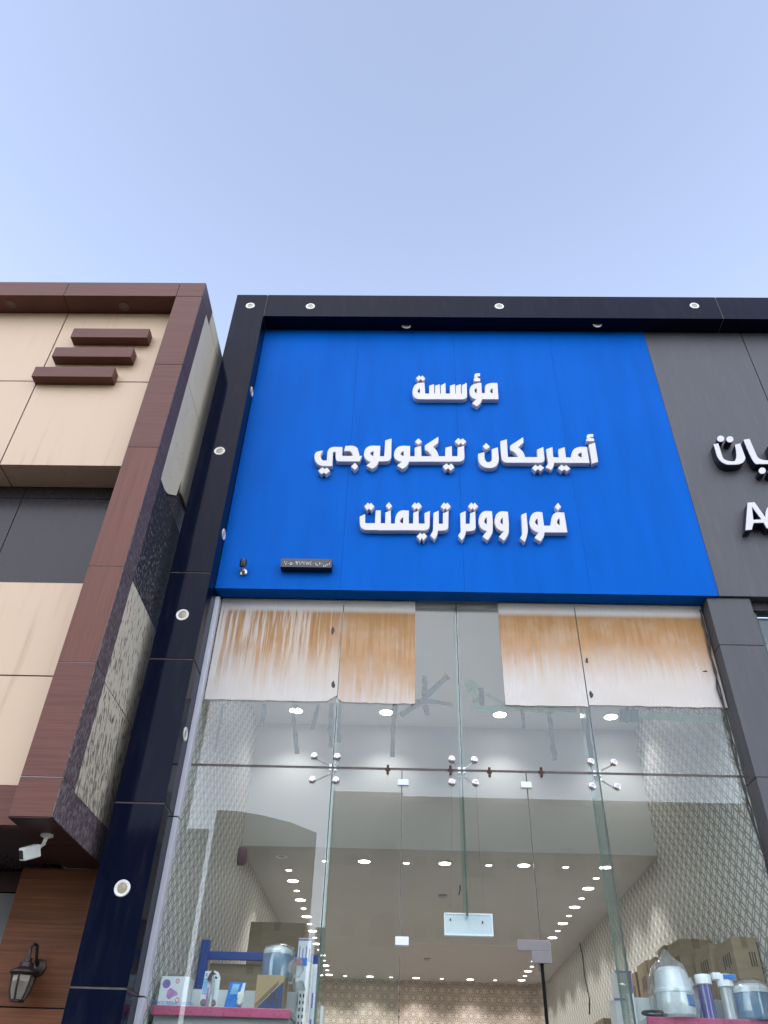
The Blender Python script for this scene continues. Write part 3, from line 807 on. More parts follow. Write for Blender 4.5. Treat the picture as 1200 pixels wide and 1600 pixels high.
m.box(p.x, p.x + 0.185, 4.978, 4.9945, p.z - 0.055, p.z, 0.002); m.box(p.x + 0.075, p.x + 0.185, 4.9785, 4.9945, p.z - 0.115, p.z - 0.0552, 0.002)
m.build('clamp_plate', 'steel', sf)

# open glass door leaf
dr = thing('glass_door', (0.79, 5.0, 0.15), 'frameless glass door leaf swung open into the shop with a black edge', 'door')
hx, ang = 0.795, R(96)
rotm = Matrix.Rotation(-ang, 3, 'Z')
MB().box(-0.79, -0.012, -0.005, 0.005, 0.17, 2.545, 0.001, rot=rotm, c=Vector((0, 0, 0))).build('leaf', 'glass', dr).location = (hx - 0.79, 0.0, -0.15)
MB().box(-0.010, 0.004, -0.009, 0.009, 0.17, 2.50, 0.002, rot=rotm, c=Vector((0, 0, 0))).build('edge_seal', 'dullblack', dr).location = (hx - 0.79, 0, -0.15)
for ch in dr.children:
    for v in ch.data.vertices: v.co += Vector((0.79, 5.0, 0.15))
m = MB().box(-0.16, -0.0, -0.014, 0.014, 2.47, 2.547, 0.003, rot=rotm, c=Vector((0, 0, 0)))
o = m.build('patch_fitting', 'steel', dr); o.location = (hx - 0.79, 0, -0.15)
for v in o.data.vertices: v.co += Vector((0.79, 5.0, 0.15))

# stained sheets stuck on the upper glass
def sheet(x0, x1, zb, mat, label, notch=None):
    n = 14
    pts = []
    for i in range(n + 1):
        x = x0 + (x1 - x0) * i / n; z = zb + random.uniform(-0.004, 0.003)
        if notch and notch[0] <= i <= notch[1]: z += notch[2]
        pts.append((x, z))
    pts += [(x1, 4.855), (x0, 4.855)]
    o = MB().prism(pts, 'y', 4.9915, 4.9938).build('stained_sheet', mat)
    return tag(o, label, 'sheet', 'stained sheets on the upper glass')


sheet(-1.370, X1 - 0.0035, 4.035, 'stain_runs', 'leftmost white sheet with streaky rust brown runs on the upper glass', (14, 14, 0.05))
sheet(X1 + 0.0035, 0.083, 4.030, 'stain_full', 'second stained sheet from the left, brown over most of its height', (0, 0, 0.03))
sheet(0.700, X3 - 0.0035, 4.035, 'stain_band', 'stained sheet right of the bare glass gap, narrower of the right pair')
sheet(X3 + 0.0035, 2.205, 4.045, 'stain_band', 'rightmost stained sheet with a small dark tear near the grey pillar')

# torn bits on the sheets' seams
tears = [((520, 985), 'torn hole high on the seam of the left stained sheets'), ((521, 1070), 'torn hole low on the seam of the left stained sheets'),
         ((917, 1032), 'upper ragged tear on the seam of the right stained sheets'), ((924, 1085), 'lower ragged tear on the seam of the right stained sheets'),
         ((1101, 1049), 'short slanting tear in the rightmost stained sheet')]
for (x, y), lab in tears:
    q = at(x, y, 4.991); pts = []
    wd, hg = (0.014, 0.035) if x < 1100 else (0.026, 0.007)
    for k in range(9):
        a = 2 * math.pi * k / 9; r_ = random.uniform(0.5, 1.1)
        pts.append((q.x + wd * r_ * math.cos(a), q.z + hg * r_ * math.sin(a)))
    o = MB().prism(pts, 'y', 4.9902, 4.9912).build('torn_flap', 'print'); tag(o, lab, 'tear')

# tape strips
def tape(pts, wpx, label, Y=5.0095, mat='tape'):
    fine_ = []
    for (xa, ya), (xb, yb) in zip(pts, pts[1:]):
        for k in range(4): fine_.append((xa + (xb - xa) * k / 4 + random.uniform(-0.7, 0.7), ya + (yb - ya) * k / 4))
    pts = fine_ + [pts[-1]]
    b = bmesh.new(); L = []; Rr = []
    for i, (x, y) in enumerate(pts):
        p0 = Vector(pts[max(i - 1, 0)]); p1 = Vector(pts[min(i + 1, len(pts) - 1)]); d = (p1 - p0).normalized(); nrm = Vector((-d.y, d.x)) * wpx / 2 * random.uniform(0.72, 1.12)
        yy = Y + 0.0012 * i + random.uniform(0, 0.006)
        L.append(b.verts.new(at(x + nrm.x, y + nrm.y, yy))); Rr.append(b.verts.new(at(x - nrm.x, y - nrm.y, yy)))
    for i in range(len(pts) - 1): b.faces.new((L[i], L[i + 1], Rr[i + 1], Rr[i]))
    r_ = bmesh.ops.solidify(b, geom=list(b.faces), thickness=0.0006)
    o = MB().add(b).build('tape_strip', mat); tag(o, label, 'tape', 'loose tape strips behind the glass'); return o


tape([(414, 1098), (411, 1120), (408, 1135)], 8, 'short tape strip hanging under the leftmost stained sheet near the first ceiling lamp')
tape([(463, 1100), (458, 1120), (462, 1150), (464, 1178)], 7, 'long bent tape strip hanging under the leftmost stained sheet')
tape([(497, 1100), (492, 1122), (488, 1140)], 7, 'faint short tape strip left of the first glass fin')
tape([(517, 1098), (517, 1130), (516, 1168)], 8, 'tall tape strip hanging close to the first glass fin')
tape([(530, 1100), (530, 1130), (529, 1160)], 6, 'slim tape strip just right of the first glass fin')
tape([(348, 1100), (342, 1140), (336, 1175)], 4, 'thin dark tape strip at far left over the wallpaper')
tape([(617, 1100), (614, 1140), (613, 1183)], 8, 'straight tape strip hanging beside the second ceiling lamp')
tape([(655, 1098), (640, 1108), (626, 1118)], 10, 'crumpled tape end under the corner of the second stained sheet')
tape([(663, 1056), (663, 1078), (662, 1100)], 8, 'upright tape strip of the crossed tapes beside the second stained sheet')
tape([(700, 1056), (684, 1070), (655, 1099)], 11, 'slanting tape strip of the crossed tapes in the bare glass gap')
tape([(648, 1096), (675, 1096), (706, 1101)], 7, 'flat lying tape strip of the crossed tapes in the bare glass gap')
tape([(664, 1102), (666, 1108), (668, 1118)], 9, 'stub of tape hanging below the crossed tapes')
tape([(731, 1064), (741, 1085), (752, 1108)], 14, 'wide folded tape right of the middle fin, leaning', mat='tape_green')
tape([(751, 1075), (752, 1092), (754, 1108)], 9, 'upright tape strip inside the folded tape right of the middle fin')
tape([(738, 1066), (760, 1085), (790, 1102)], 6, 'slanting tape running from folded tape to the right stained sheet', mat='tape_green')
tape([(748, 1108), (800, 1106), (850, 1110), (900, 1108)], 11, 'long flat tape along the bottom of the right stained sheet', mat='tape_green')
tape([(858, 1112), (862, 1150), (867, 1188)], 8, 'tapering tape strip hanging right of the third ceiling lamp')
tape([(815, 1108), (817, 1125), (818, 1142)], 6, 'short faint tape strip beside the third ceiling lamp')
tape([(919, 1104), (919, 1150), (924, 1185)], 8, 'tall tape strip hanging close to the right glass fin')
tape([(968, 1118), (985, 1118), (998, 1118)], 24, 'square patch of grey tape over the fourth ceiling lamp')
tape([(1000, 1117), (1060, 1121), (1132, 1125)], 12, 'long greenish tape band under the rightmost stained sheet', mat='tape_green')

# hanging white board at the bottom of the middle fin, with its wires
hb = thing('hanging_sign', at(733, 1446, 5.10), 'blank white board hung under the middle glass fin above the door', 'sign')
a = at(695, 1461, 5.10); b_ = at(768, 1430, 5.10)
MB().box(a.x, b_.x, 5.085, 5.115, a.z, b_.z, 0.006).build('board', 'board', hb)
m = MB()
for r_ in ((a.x - 0.002, b_.x + 0.002, a.z - 0.004, a.z + 0.005), (a.x - 0.002, b_.x + 0.002, b_.z - 0.005, b_.z + 0.004)):
    m.box(r_[0], r_[1], 5.082, 5.118, r_[2], r_[3], 0.001)
for x in (a.x - 0.003, b_.x - 0.003): m.box(x, x + 0.007, 5.0825, 5.1175, a.z - 0.003, b_.z + 0.003, 0.001)
m.build('border', 'whiteplastic', hb)
for x, y in ((704, 1437), (754, 1441)):
    p = at(x, y, 5.08); MB().box(p.x - 0.003, p.x + 0.003, 5.079, 5.0845, p.z - 0.006, p.z + 0.006).build('clip', 'dark', hb)
wr = MB().tube([at(706, 1230, 5.05), at(706, 1330, 5.06), at(706, 1410, 5.08), at(702, 1428, 5.095)], 0.0012, 6); wr = wr.build('wire', 'steel')
tag(wr, 'thin wire from the middle fitting to the left end of the white board', 'wire')
wr = MB().tube([at(744, 1230, 5.05), at(749, 1330, 5.06), at(757, 1430, 5.095)], 0.0012, 6).build('wire', 'steel')
tag(wr, 'thin wire from the middle fitting to the right end of the white board', 'wire')
wr = MB().tube([at(719, 1383, 5.06), at(719, 1390, 5.06), at(717, 1399, 5.06)], [0.004, 0.005, 0.003], 6).build('cable_end', 'black')
tag(wr, 'short black cable end beside the middle glass fin', 'cable')

# twisted cable along the right glass edge
pts = [(1094, 952), (1098, 975), (1106, 1000), (1109, 1022), (1117, 1050), (1122, 1075), (1131, 1105), (1138, 1140), (1146, 1170), (1153, 1200), (1163, 1235), (1170, 1262), (1180, 1295), (1190, 1325), (1203, 1370), (1230, 1470)]
m = MB()
m.tube([at(x + 2 * math.sin(i * 2.1), y, 4.975 + 0.004 * math.cos(i * 2.1)) for i, (x, y) in enumerate(pts)], 0.006, 8)
m.tube([at(x - 2 * math.sin(i * 2.1) + 1, y, 4.975 - 0.004 * math.cos(i * 2.1)) for i, (x, y) in enumerate(pts)], 0.005, 8)
tag(m.build('twisted_cable', 'cable'), 'black twisted cable running down between the glass and the grey pillar', 'cable')

# ------------------------------------------------------------------ interior lamps
def lamp(name, r, lens, group, watts, ang):
    t = thing(name, (0, 0, 0), 'x', 'ceiling light', group)
    MB().lathe([(r * 1.18, 0.001), (r * 1.18, -0.005), (r, -0.009), (r * 0.97, 0.001)], (0, 0, 0), (0, 0, 1), 24).build('trim', 'ring', t)
    MB().lathe([(r * 0.98, -0.003), (r * 0.5, -0.0065), (0, -0.0075)], (0, 0, 0), (0, 0, 1), 20).build('diffuser', lens, t)
    if watts:
        ld = bpy.data.lights.new('lamp', 'SPOT'); ld.energy = watts; ld.spot_size = ang; ld.spot_blend = 0.7; ld.shadow_soft_size = 0.05
        ld.color = (1.0, 0.962, 0.955)
        lo = bpy.data.objects.new('lamp_beam', ld); COL.objects.link(lo); lo.parent = t; lo.location = (0, 0, -0.02)
    return t


ORD = ['first', 'second', 'third', 'fourth', 'fifth', 'sixth', 'seventh', 'eighth', 'ninth', 'tenth']
big = lamp('ceiling_light', 0.055, 'glow', 'large ceiling lights of the shop', 20, R(112))
small = lamp('small_ceiling_light', 0.030, 'glow_small', 'small ceiling lights of the shop', 7, R(95))
high = lamp('ceiling_light', 0.062, 'glow', 'ceiling lights of the high front ceiling', 11, R(112))
used = set()


def put(proto, x, y, z, label):
    o = proto if proto.name not in used else copy_tree(proto)
    used.add(proto.name); o.location = (x, y, z); o['label'] = label; return o


for i, x in enumerate((-0.333, 0.400, 1.114, 1.850)):
    put(big, x, 7.54, ZC, f'{ORD[i]} large lit lamp from the left in the front row of the lower ceiling')
for i, x in enumerate((-0.690, 0.050, 0.800, 1.494)):
    put(small, x, 7.56, ZC, f'{ORD[i]} small lit lamp from the left in the front row of the lower ceiling')
for i in range(8):
    y = 8.27 + 0.755 * i
    put(big, 1.83, y, ZC, f'{ORD[i]} large lit lamp going back along the right wall row')
    put(big, -1.06, y, ZC, f'{ORD[i]} large lit lamp going back along the left wall row')
    put(small, 1.835, y - 0.37, ZC, f'{ORD[i]} small lit lamp going back along the right wall row')
    put(small, -1.06, y - 0.38, ZC, f'{ORD[i]} small lit lamp going back along the left wall row')
for i, x in enumerate((-0.444, 0.254, 1.07)):
    put(big, x, 13.62, ZC, f'{ORD[i]} large lit lamp from the left in the back row at the medallion wall')
for i, x in enumerate((-0.82, -0.125, 0.641, 1.442)):
    put(small, x, 13.62, ZC, f'{ORD[i]} small lit lamp from the left in the back row at the medallion wall')
for i, x in enumerate((-1.0, -0.152, 0.904, 1.93)):
    put(high, x, 6.86, ZH, f'{ORD[i]} lamp from the left in the high front ceiling')
o = downlight('ceiling_light', 0.055, 'unlit', 'ring', 'unlit round ceiling light near the left end of the front row', 'ceiling light', None); o.location = (-1.08, 7.46, ZC)
for (x, y), lab in (((692, 1400), 'small grey ceiling sensor right of the middle fin'), ((667, 1498), 'small grey ceiling sensor above the open door')):
    q = atZ(x, y, ZC - 0.005)
    t = thing('ceiling_sensor', q, lab, 'sensor', 'ceiling sensors')
    MB().lathe([(0.045, 0.004), (0.045, -0.006), (0.03, -0.02), (0.012, -0.024), (0, -0.024)], q, (0, 0, 1), 16).build('housing', 'shelfgrey', t)
q = atZ(402, 1327, ZC - 0.02)
t = thing('smoke_detector', q, 'pink grey alarm sounder in the left corner of the lower ceiling', 'alarm')
q2 = atX(378, 1338, XL + 0.03)
m = MB().lathe([(0.03, -0.07), (0.045, -0.04), (0.045, 0.04), (0.03, 0.07)], (q2.x, q2.y, q2.z), (0, 0, 1), 16); m.build('body', 'alarm', t)

# ------------------------------------------------------------------ goods behind the glass, left
def carton(x0, x1, y0, y1, z0, z1, label, group=None, mat='cardboard', tape_=True, tilt=0.0, marks=True):
    t = thing('carton', ((x0 + x1) / 2, (y0 + y1) / 2, z0), label, 'box', group)
    rt = Matrix.Rotation(tilt, 3, 'Z') if tilt else None
    cc = Vector(((x0 + x1) / 2, (y0 + y1) / 2, z0))
    MB().box(x0, x1, y0, y1, z0, z1, 0.005, rot=rt, c=cc).build('body', mat, t)
    if tape_:
        xm = (x0 + x1) / 2; w_ = min(0.025, (x1 - x0) * 0.12)
        m = MB(); m.box(xm - w_, xm + w_, y0 - 0.0012, y1 + 0.0012, z1 - 0.06, z1 + 0.0012, rot=rt, c=cc); m.build('tape', 'boxtape', t)
    if marks:
        m = MB(); h = z1 - z0; ww = x1 - x0
        for k in range(3):
            xa = x0 + ww * (0.6 + 0.1 * k); m.box(xa, xa + ww * 0.05, y0 - 0.0010, y0 + 0.001, z1 - h * 0.35, z1 - h * 0.18, rot=rt, c=cc)
        dd = y1 - y0
        for k in range(4):
            ya = y0 + dd * (0.2 + 0.12 * k); m.box(x0 - 0.001, x0 + 0.001, ya, ya + dd * 0.06, z1 - h * (0.30 + 0.03 * (k % 2)), z1 - h * 0.16, rot=rt, c=cc)
        m.build('print', 'print', t)
    return t


ZS = 2.245
sh = thing('display_shelf', (-1.0, 5.25, 0.15), 'grey display shelf with a pink price strip inside the left window', 'shelf')
MB().box(-1.375, -0.602, 5.135, 5.45, ZS - 0.03, ZS, 0.002).build('shelf_board', 'shelfgrey', sh)
MB().box(-1.378, -0.600, 5.118, 5.134, ZS - 0.042, ZS + 0.004, 0.004).build('price_strip', 'pink', sh)
MB().box(-1.375, -0.61, 5.452, 5.468, 0.15, ZS + 0.13, 0.002).build('back_panel', 'shelfwhite', sh)
MB().box(-1.37, -0.61, 5.16, 5.45, 0.15, ZS - 0.032, 0.004).build('lower_body', 'shelfgrey', sh)
MB().box(-0.600, -0.555, 5.43, 5.47, 0.15, ZS + 0.135, 0.002).build('upright', 'shelfwhite', sh)
m = MB()
for k in range(14): m.box(-0.592, -0.584, 5.4285, 5.431, ZS + 0.10 - k * 0.035, ZS + 0.118 - k * 0.035); m.box(-0.572, -0.564, 5.4285, 5.431, ZS + 0.10 - k * 0.035, ZS + 0.118 - k * 0.035)
m.build('slots', 'dark', sh)

# white boxed controller
def pxbox(x0, ytop, x1, ybot, Y):
    a = at(x0, ybot, Y); b = at(x1, ytop, Y); return a.x, b.x, a.z, b.z


x0, x1, z0, z1 = pxbox(245, 1526, 296, 1570, 5.15)
z0 = ZS + 0.001
t = thing('product_box', ((x0 + x1) / 2, 5.2, z0), 'white box with violet disc and mauve valve picture at the left end of the shelf', 'box')
MB().box(x0, x1, 5.15, 5.29, z0, z1, 0.003).build('body', 'packwhite', t)
W_, H_2 = x1 - x0, z1 - z0
MB().lathe([(W_ * 0.14, 0), (W_ * 0.14, 0.001), (0, 0.001)], (x0 + W_ * 0.22, 5.1495, z0 + H_2 * 0.74), (0, -1, 0), 24).build('disc', 'violet', t)
m = MB(); cx, cz = x0 + W_ * 0.47, z0 + H_2 * 0.40; kk = 0.72
m.prism([(cx + a_ * kk, cz + b_ * kk) for a_, b_ in ((-0.04, 0.02), (-0.02, 0.045), (0.012, 0.03), (0.045, 0.012), (0.045, -0.004), (0.01, -0.015), (-0.015, -0.035), (-0.04, -0.02))], 'y', 5.1486, 5.1498)
m.build('valve_picture', 'mauve', t)
m = MB()
m.tube([(x0 + W_ * 0.60 + 0.009 * math.cos(k), 5.149, z0 + H_2 * 0.84 + 0.011 * math.sin(k)) for k in [i * 0.7 for i in range(10)]], 0.0018, 5)
m.tube([(x0 + W_ * 0.70 + 0.010 * math.cos(k), 5.149, z0 + H_2 * 0.22 + 0.011 * math.sin(k)) for k in [i * 0.7 for i in range(10)]], 0.0018, 5)
m.build('red_emblem', 'red', t)
b = text_mesh('AUTOMATIC PRESSURE CONTROL', 0.0175); bmesh.ops.scale(b, vec=(0.95, 1, 1.25), verts=b.verts)
bmesh.ops.translate(b, vec=(x0 + W_ * 0.48, 5.1488, z0 + H_2 * 0.07), verts=b.verts)
MB().add(b).build('lettering', 'packblue', t)
m = MB(); m.box(x0 + 0.02, x1 - 0.05, 5.19, 5.21, z1, z1 + 0.016, 0.003); m.build('carry_handle', 'steel', t)

# blister pack with a tap
x0, x1, z0, z1 = pxbox(310, 1516, 345, 1571, 5.18); z0 = ZS + 0.001
t = thing('blister_pack', ((x0 + x1) / 2, 5.2, z0), 'tall white blister pack with a pale tap inside, second item on the shelf', 'blister pack')
w2 = x1 - x0
MB().prism([(x0, z0), (x1, z0), (x1, z1 - 0.035), (x1 - 0.015, z1 - 0.008), (x1 - 0.035, z1), (x0 + 0.006, z1 - 0.004)], 'y', 5.20, 5.206).build('card', 'packwhite', t)
MB().tube([(x0 + w2 * .6, 5.188, z0 + 0.01), (x0 + w2 * .66, 5.185, z0 + 0.09), (x0 + w2 * .62, 5.185, z0 + 0.14), (x0 + w2 * .45, 5.186, z0 + 0.175)], [0.014, 0.012, 0.011, 0.009], 10).build('tap', 'clear_white', t)
m = MB(); m.lathe([(0.016, 0), (0.013, 0.03), (0.004, 0.05)], (x0 + w2 * .42, 5.187, z0 + 0.14), (0.25, 0, 1), 12); m.build('grey_head', 'smoke', t)
m = MB(); m.box(x0 + w2 * .33, x0 + w2 * .43, 5.192, 5.20, z0 + 0.012, z0 + 0.105, 0.002); m.build('red_tube', 'mauve', t)
m = MB(); m.lathe([(0.017, 0), (0.017, 0.008), (0.012, 0.012), (0, 0.012)], (x0 + 0.022, 5.20, z0 + 0.03), (0, -1, 0), 16); m.lathe([(0.017, 0), (0.017, 0.008), (0.012, 0.012), (0, 0.012)], (x1 - 0.022, 5.20, z0 + 0.03), (0, -1, 0), 16)
m.build('washers', 'steel', t)
m = MB(); m.box(x0 + 0.006, x0 + w2 * .3, 5.1985, 5.2005, z0 + 0.07, z1 - 0.04); m.box(x0 + w2 * .1, x0 + w2 * .22, 5.1985, 5.2005, z1 - 0.03, z1 - 0.012); m.build('blue_print', 'skyblue', t)
m = MB(); m.box(x1 - w2 * .32, x1 - w2 * .18, 5.1985, 5.2005, z1 - 0.04, z1 - 0.03, rot=Matrix.Rotation(R(30), 3, 'Y')); m.box(x1 - w2 * .5, x1 - w2 * .3, 5.1985, 5.2005, z1 - 0.02, z1 - 0.012); m.build('dark_print', 'print', t)

# blue carded pack
x0, x1, z0, z1 = pxbox(350, 1534, 383, 1574, 5.17); z0 = ZS + 0.001
t = thing('carded_pack', ((x0 + x1) / 2, 5.2, z0), 'blue carded pack with a white clip part, third item on the shelf', 'pack')
MB().prism([(x0 - 0.006, z0), (x1 - 0.012, z0), (x1 + 0.004, z1), (x0 + 0.012, z1)], 'y', 5.19, 5.20).build('card', 'packblue', t)
MB().prism([(x0 + 0.075, z1 - 0.06), (x1 - 0.004, z1 - 0.055), (x1 + 0.002, z1 - 0.004), (x0 + 0.088, z1 - 0.004)], 'y', 5.1885, 5.1898).build('white_flash', 'packwhite', t)
MB().prism([(x0 + 0.02, z1 - 0.06), (x0 + 0.06, z1 - 0.06), (x0 + 0.07, z1 - 0.01), (x0 + 0.03, z1 - 0.01)], 'y', 5.1885, 5.1898).build('pale_flash', 'skyblue', t)
m = MB(); m.lathe([(0.017, 0), (0.021, 0.012), (0.012, 0.03), (0, 0.03)], (x0 + 0.085, 5.189, z0 + 0.035), (0, -1, 0), 14); m.box(x0 + 0.066, x0 + 0.104, 5.17, 5.188, z0 + 0.05, z0 + 0.085, 0.006)
m.build('clip_part', 'camwhite', t)

# cardboard product box with navy triangle + blue jar in a bag on top
x0, x1, z0, z1 = pxbox(396, 1524, 445, 1577, 5.16); z0 = ZS + 0.001
t = thing('product_box', ((x0 + x1) / 2, 5.25, z0), 'brown box with a navy lower triangle under the bagged blue jar', 'box')
MB().box(x0, x1, 5.16, 5.36, z0, z1, 0.003).build('body', 'cardboard2', t)
MB().prism([(x0 + 0.012, z0 + 0.004), (x1 - 0.002, z0 + 0.004), (x1 - 0.002, z1 - 0.03)], 'y', 5.1588, 5.1598).build('navy_triangle', 'navyprint', t)
m = MB()
for k in (0, 1): m.prism([(x0 + 0.004, z0 + 0.012 + .012 * k), (x0 + 0.008, z0 + 0.010 + .012 * k), (x1 - 0.03, z1 - 0.045 + .012 * k), (x1 - 0.034, z1 - 0.043 + .012 * k)], 'y', 5.159, 5.1599)
for k in range(4): m.box(x1 - 0.085 + 0.016 * k, x1 - 0.076 + 0.016 * k, 5.1575, 5.1586, z0 + 0.03, z0 + (0.085 if k in (1, 2) else 0.055))
m.build('line_print', 'print', t)
zb = z1
t = thing('water_jar', ((x0 + x1) / 2, 5.26, zb), 'blue water jar wrapped in a clear bag on the brown box', 'jar')
cx = (x0 + x1) / 2 + 0.012; rj = (x1 - x0) / 2 * 1.06
MB().lathe([(rj * 0.93, 0.001), (rj, 0.012), (rj * 1.0, 0.112), (rj * 0.97, 0.118), (rj * 1.0, 0.122), (rj * 0.8, 0.140), (rj * 0.6, 0.144), (0, 0.145)], (cx, 5.275, zb), (0, 0, 1), 28).build('jar_body', 'bluejar', t)
MB().lathe([(rj * 1.03, 0.120), (rj * 1.06, 0.130), (rj * 1.02, 0.146), (rj * 0.6, 0.160), (0, 0.162)], (cx, 5.275, zb), (0, 0, 1), 28).build('lid', 'whiteplastic', t)
MB().lathe([(rj * 1.12, -0.02), (rj * 1.16, 0.04), (rj * 1.10, 0.09), (rj * 1.13, 0.13), (rj * 1.05, 0.158), (rj * 0.5, 0.174), (0, 0.175)], (cx + 0.008, 5.272, zb), (0, 0, 1), 22, wob=0.05).build('bag', 'bag', t)
m = MB(); m.lathe([(0.0, 0), (0.035, 0.02), (0.045, 0.06), (0.03, 0.10), (0.0, 0.12)], (cx + rj * 1.2, 5.23, zb - 0.005), (0.3, 0, 1), 12, wob=0.2); m.build('bag_knot', 'bag', t)

# rack and big cartons behind
rk = thing('storage_rack', (-1.1, 6.2, 0.15), 'blue steel storage rack standing against the left wall', 'rack')
MB().box(-1.392, -1.340, 6.18, 6.24, 0.15, 2.775, 0.004).build('post', 'rackblue', rk)
MB().box(-0.60, -0.55, 6.18, 6.24, 0.15, 2.70, 0.004).build('post', 'rackblue', rk)
MB().box(-1.34, -0.60, 6.19, 6.22, 2.655, 2.705, 0.004).build('beam', 'rackblue', rk)
MB().box(-1.34, -0.60, 6.19, 6.9, 2.12, 2.16, 0.004).build('rack_shelf', 'rackblue', rk)
carton(-1.33, -0.76, 6.25, 6.70, 2.162, 2.64, 'wide brown carton behind the blue rack beam', 'big cartons on the rack', marks=False)
carton(-1.16, -0.735, 6.72, 7.05, 2.162, 3.005, 'tall brown carton rising above the blue rack beam', 'big cartons on the rack', marks=False)
bt = thing('banner_panel', (-0.62, 5.9, 2.2), 'pale printed panel with a red and blue label behind the left fin', 'panel')
x0, x1, z0, z1 = pxbox(459, 1466, 487, 1560, 5.9)
MB().box(x0, x1, 5.9, 5.93, 1.9, z1, 0.003).build('board', 'packwhite', bt)
q = at(470, 1502, 5.9); MB().box(q.x - 0.03, q.x - 0.002, 5.896, 5.899, q.z - 0.025, q.z + 0.02).build('red_label', 'red', bt)
MB().box(q.x, q.x + 0.045, 5.896, 5.899, q.z - 0.025, q.z + 0.02).build('blue_label', 'packblue', bt)
m = MB()
for k in range(4): m.box(x0 + 0.01 + 0.022 * k, x0 + 0.016 + 0.022 * k, 5.8975, 5.899, z1 - 0.14, z1 - 0.05 - 0.012 * (k % 2))
m.box(x0, x1, 5.8972, 5.899, z1 - 0.015, z1 - 0.004); m.build('violet_print', 'violet', bt)
ct = MB()
q = at(465, 1535, 5.85); ct.tube([q, q + Vector((0.03, 0, -0.09)), q + Vector((0.06, 0, -0.14)), q + Vector((0.075, 0, -0.16))], [0.035, 0.045, 0.02, 0.01], 10)
tag(ct.build('filter_pouch', 'shelfgrey'), 'grey pouch hanging beside the white slotted upright', 'pouch')
for i, ((xa, xb, yt), lab) in enumerate((((486, 498, 1505), 'tall white roll standing right of the left glass fin'), ((497, 506, 1570), 'short white roll standing beside the tall white roll'))):
    a = at(xa, yt, 5.7 + 0.05 * i); b2 = at(xb, yt, 5.7 + 0.05 * i); r_ = (b2.x - a.x) / 2
    t = thing('white_roll', ((a.x + b2.x) / 2, 5.75, 1.9), lab, 'roll', 'white rolls')
    prof = [(r_ * 0.3, 0.0)]
    for k in range(int((a.z - 1.9) / 0.03)): prof += [(r_, 0.002 + 0.03 * k), (r_, 0.024 + 0.03 * k), (r_ * 0.95, 0.028 + 0.03 * k)]
    prof += [(r_ * 0.9, a.z - 1.9), (r_ * 0.35, a.z - 1.9), (r_ * 0.3, a.z - 1.92)]
    MB().lathe(prof, ((a.x + b2.x) / 2, 5.75 + 0.05 * i, 1.9), (0, 0, 1), 20).build('sleeve', 'packwhite', t)
    a2 = a.z - 0.02; m = MB()
    for k in range(2): m.box((a.x + b2.x) / 2 - r_ * 0.3, (a.x + b2.x) / 2 + r_ * 0.1, 5.75 + 0.05 * i - r_ - 0.001, 5.75 + 0.05 * i - r_ * 0.9, a2 - 0.22 - 0.14 * k, a2 - 0.14 - 0.14 * k)
    m.build('print', 'violet', t)

# ------------------------------------------------------------------ goods behind the glass, right
ZR = 2.275
sr = thing('display_shelf', (1.85, 5.3, 0.15), 'display shelf with a pink price strip inside the right window', 'shelf')
MB().box(1.395, 2.215, 5.245, 5.455, ZR - 0.03, ZR, 0.002).build('shelf_board', 'shelfwhite', sr)
MB().box(1.392, 2.217, 5.228, 5.244, ZR - 0.045, ZR + 0.003, 0.004).build('price_strip', 'pink', sr)
MB().box(1.40, 2.215, 5.460, 5.474, 0.15, ZR + 0.125, 0.002).build('back_panel', 'shelfwhite', sr)
MB().box(1.40, 2.21, 5.27, 5.455, 0.15, ZR - 0.032, 0.004).build('lower_body', 'shelfgrey', sr)
MB().box(1.35, 1.392, 5.43, 5.47, 0.15, ZR + 0.14, 0.002).build('upright', 'shelfwhite', sr)
YI = 5.315
a = at(1030, 1590, YI); b2 = at(1087, 1590, YI); r_ = (b2.x - a.x) / 2; cx = (a.x + b2.x) / 2 + 0.005
ht = at(1056, 1511, YI).z - ZR
t = thing('water_tank', (cx, YI, ZR), 'white pressure tank with a blue label inside a clear bag', 'tank')
MB().lathe([(r_ * 0.8, 0.001), (r_ * 0.98, 0.02), (r_, 0.06), (r_ * 1.0, ht * 0.47), (r_ * 1.06, ht * 0.49), (r_ * 1.06, ht * 0.54), (r_ * 0.98, ht * 0.57), (r_ * 0.96, ht * 0.72), (r_ * 0.85, ht * 0.9), (r_ * 0.6, ht * 0.98), (0, ht)], (cx, YI, ZR), (0, 0, 1), 32).build('tank_body', 'whiteplastic', t)
lb = MB(); n = 8; lo, hi = R(-68), R(-28)
bb = bmesh.new(); rows = []
for k in range(n + 1):
    an = lo + (hi - lo) * k / n; rows.append([bb.verts.new((cx + r_ * 1.012 * math.cos(an), YI + r_ * 1.012 * math.sin(an), ZR + zz)) for zz in (ht * 0.22, ht * 0.44)])
for A1, B1 in zip(rows, rows[1:]): bb.faces.new((A1[0], B1[0], B1[1], A1[1]))
lb.add(bb).build('label', 'packblue', t)
bagp = [(r_ * 1.2, 0.002), (r_ * 1.34, 0.05), (r_ * 1.28, ht * 0.5), (r_ * 1.15, ht * 0.8), (r_ * 0.9, ht * 1.02), (r_ * 0.55, ht * 1.12), (r_ * 0.32, ht * 1.2), (r_ * 0.12, ht * 1.33), (0, ht * 1.34)]
MB().lathe(bagp, (cx - 0.005, YI, ZR), (-0.02, 0, 1), 16, wob=0.06).build('bag', 'bag', t)
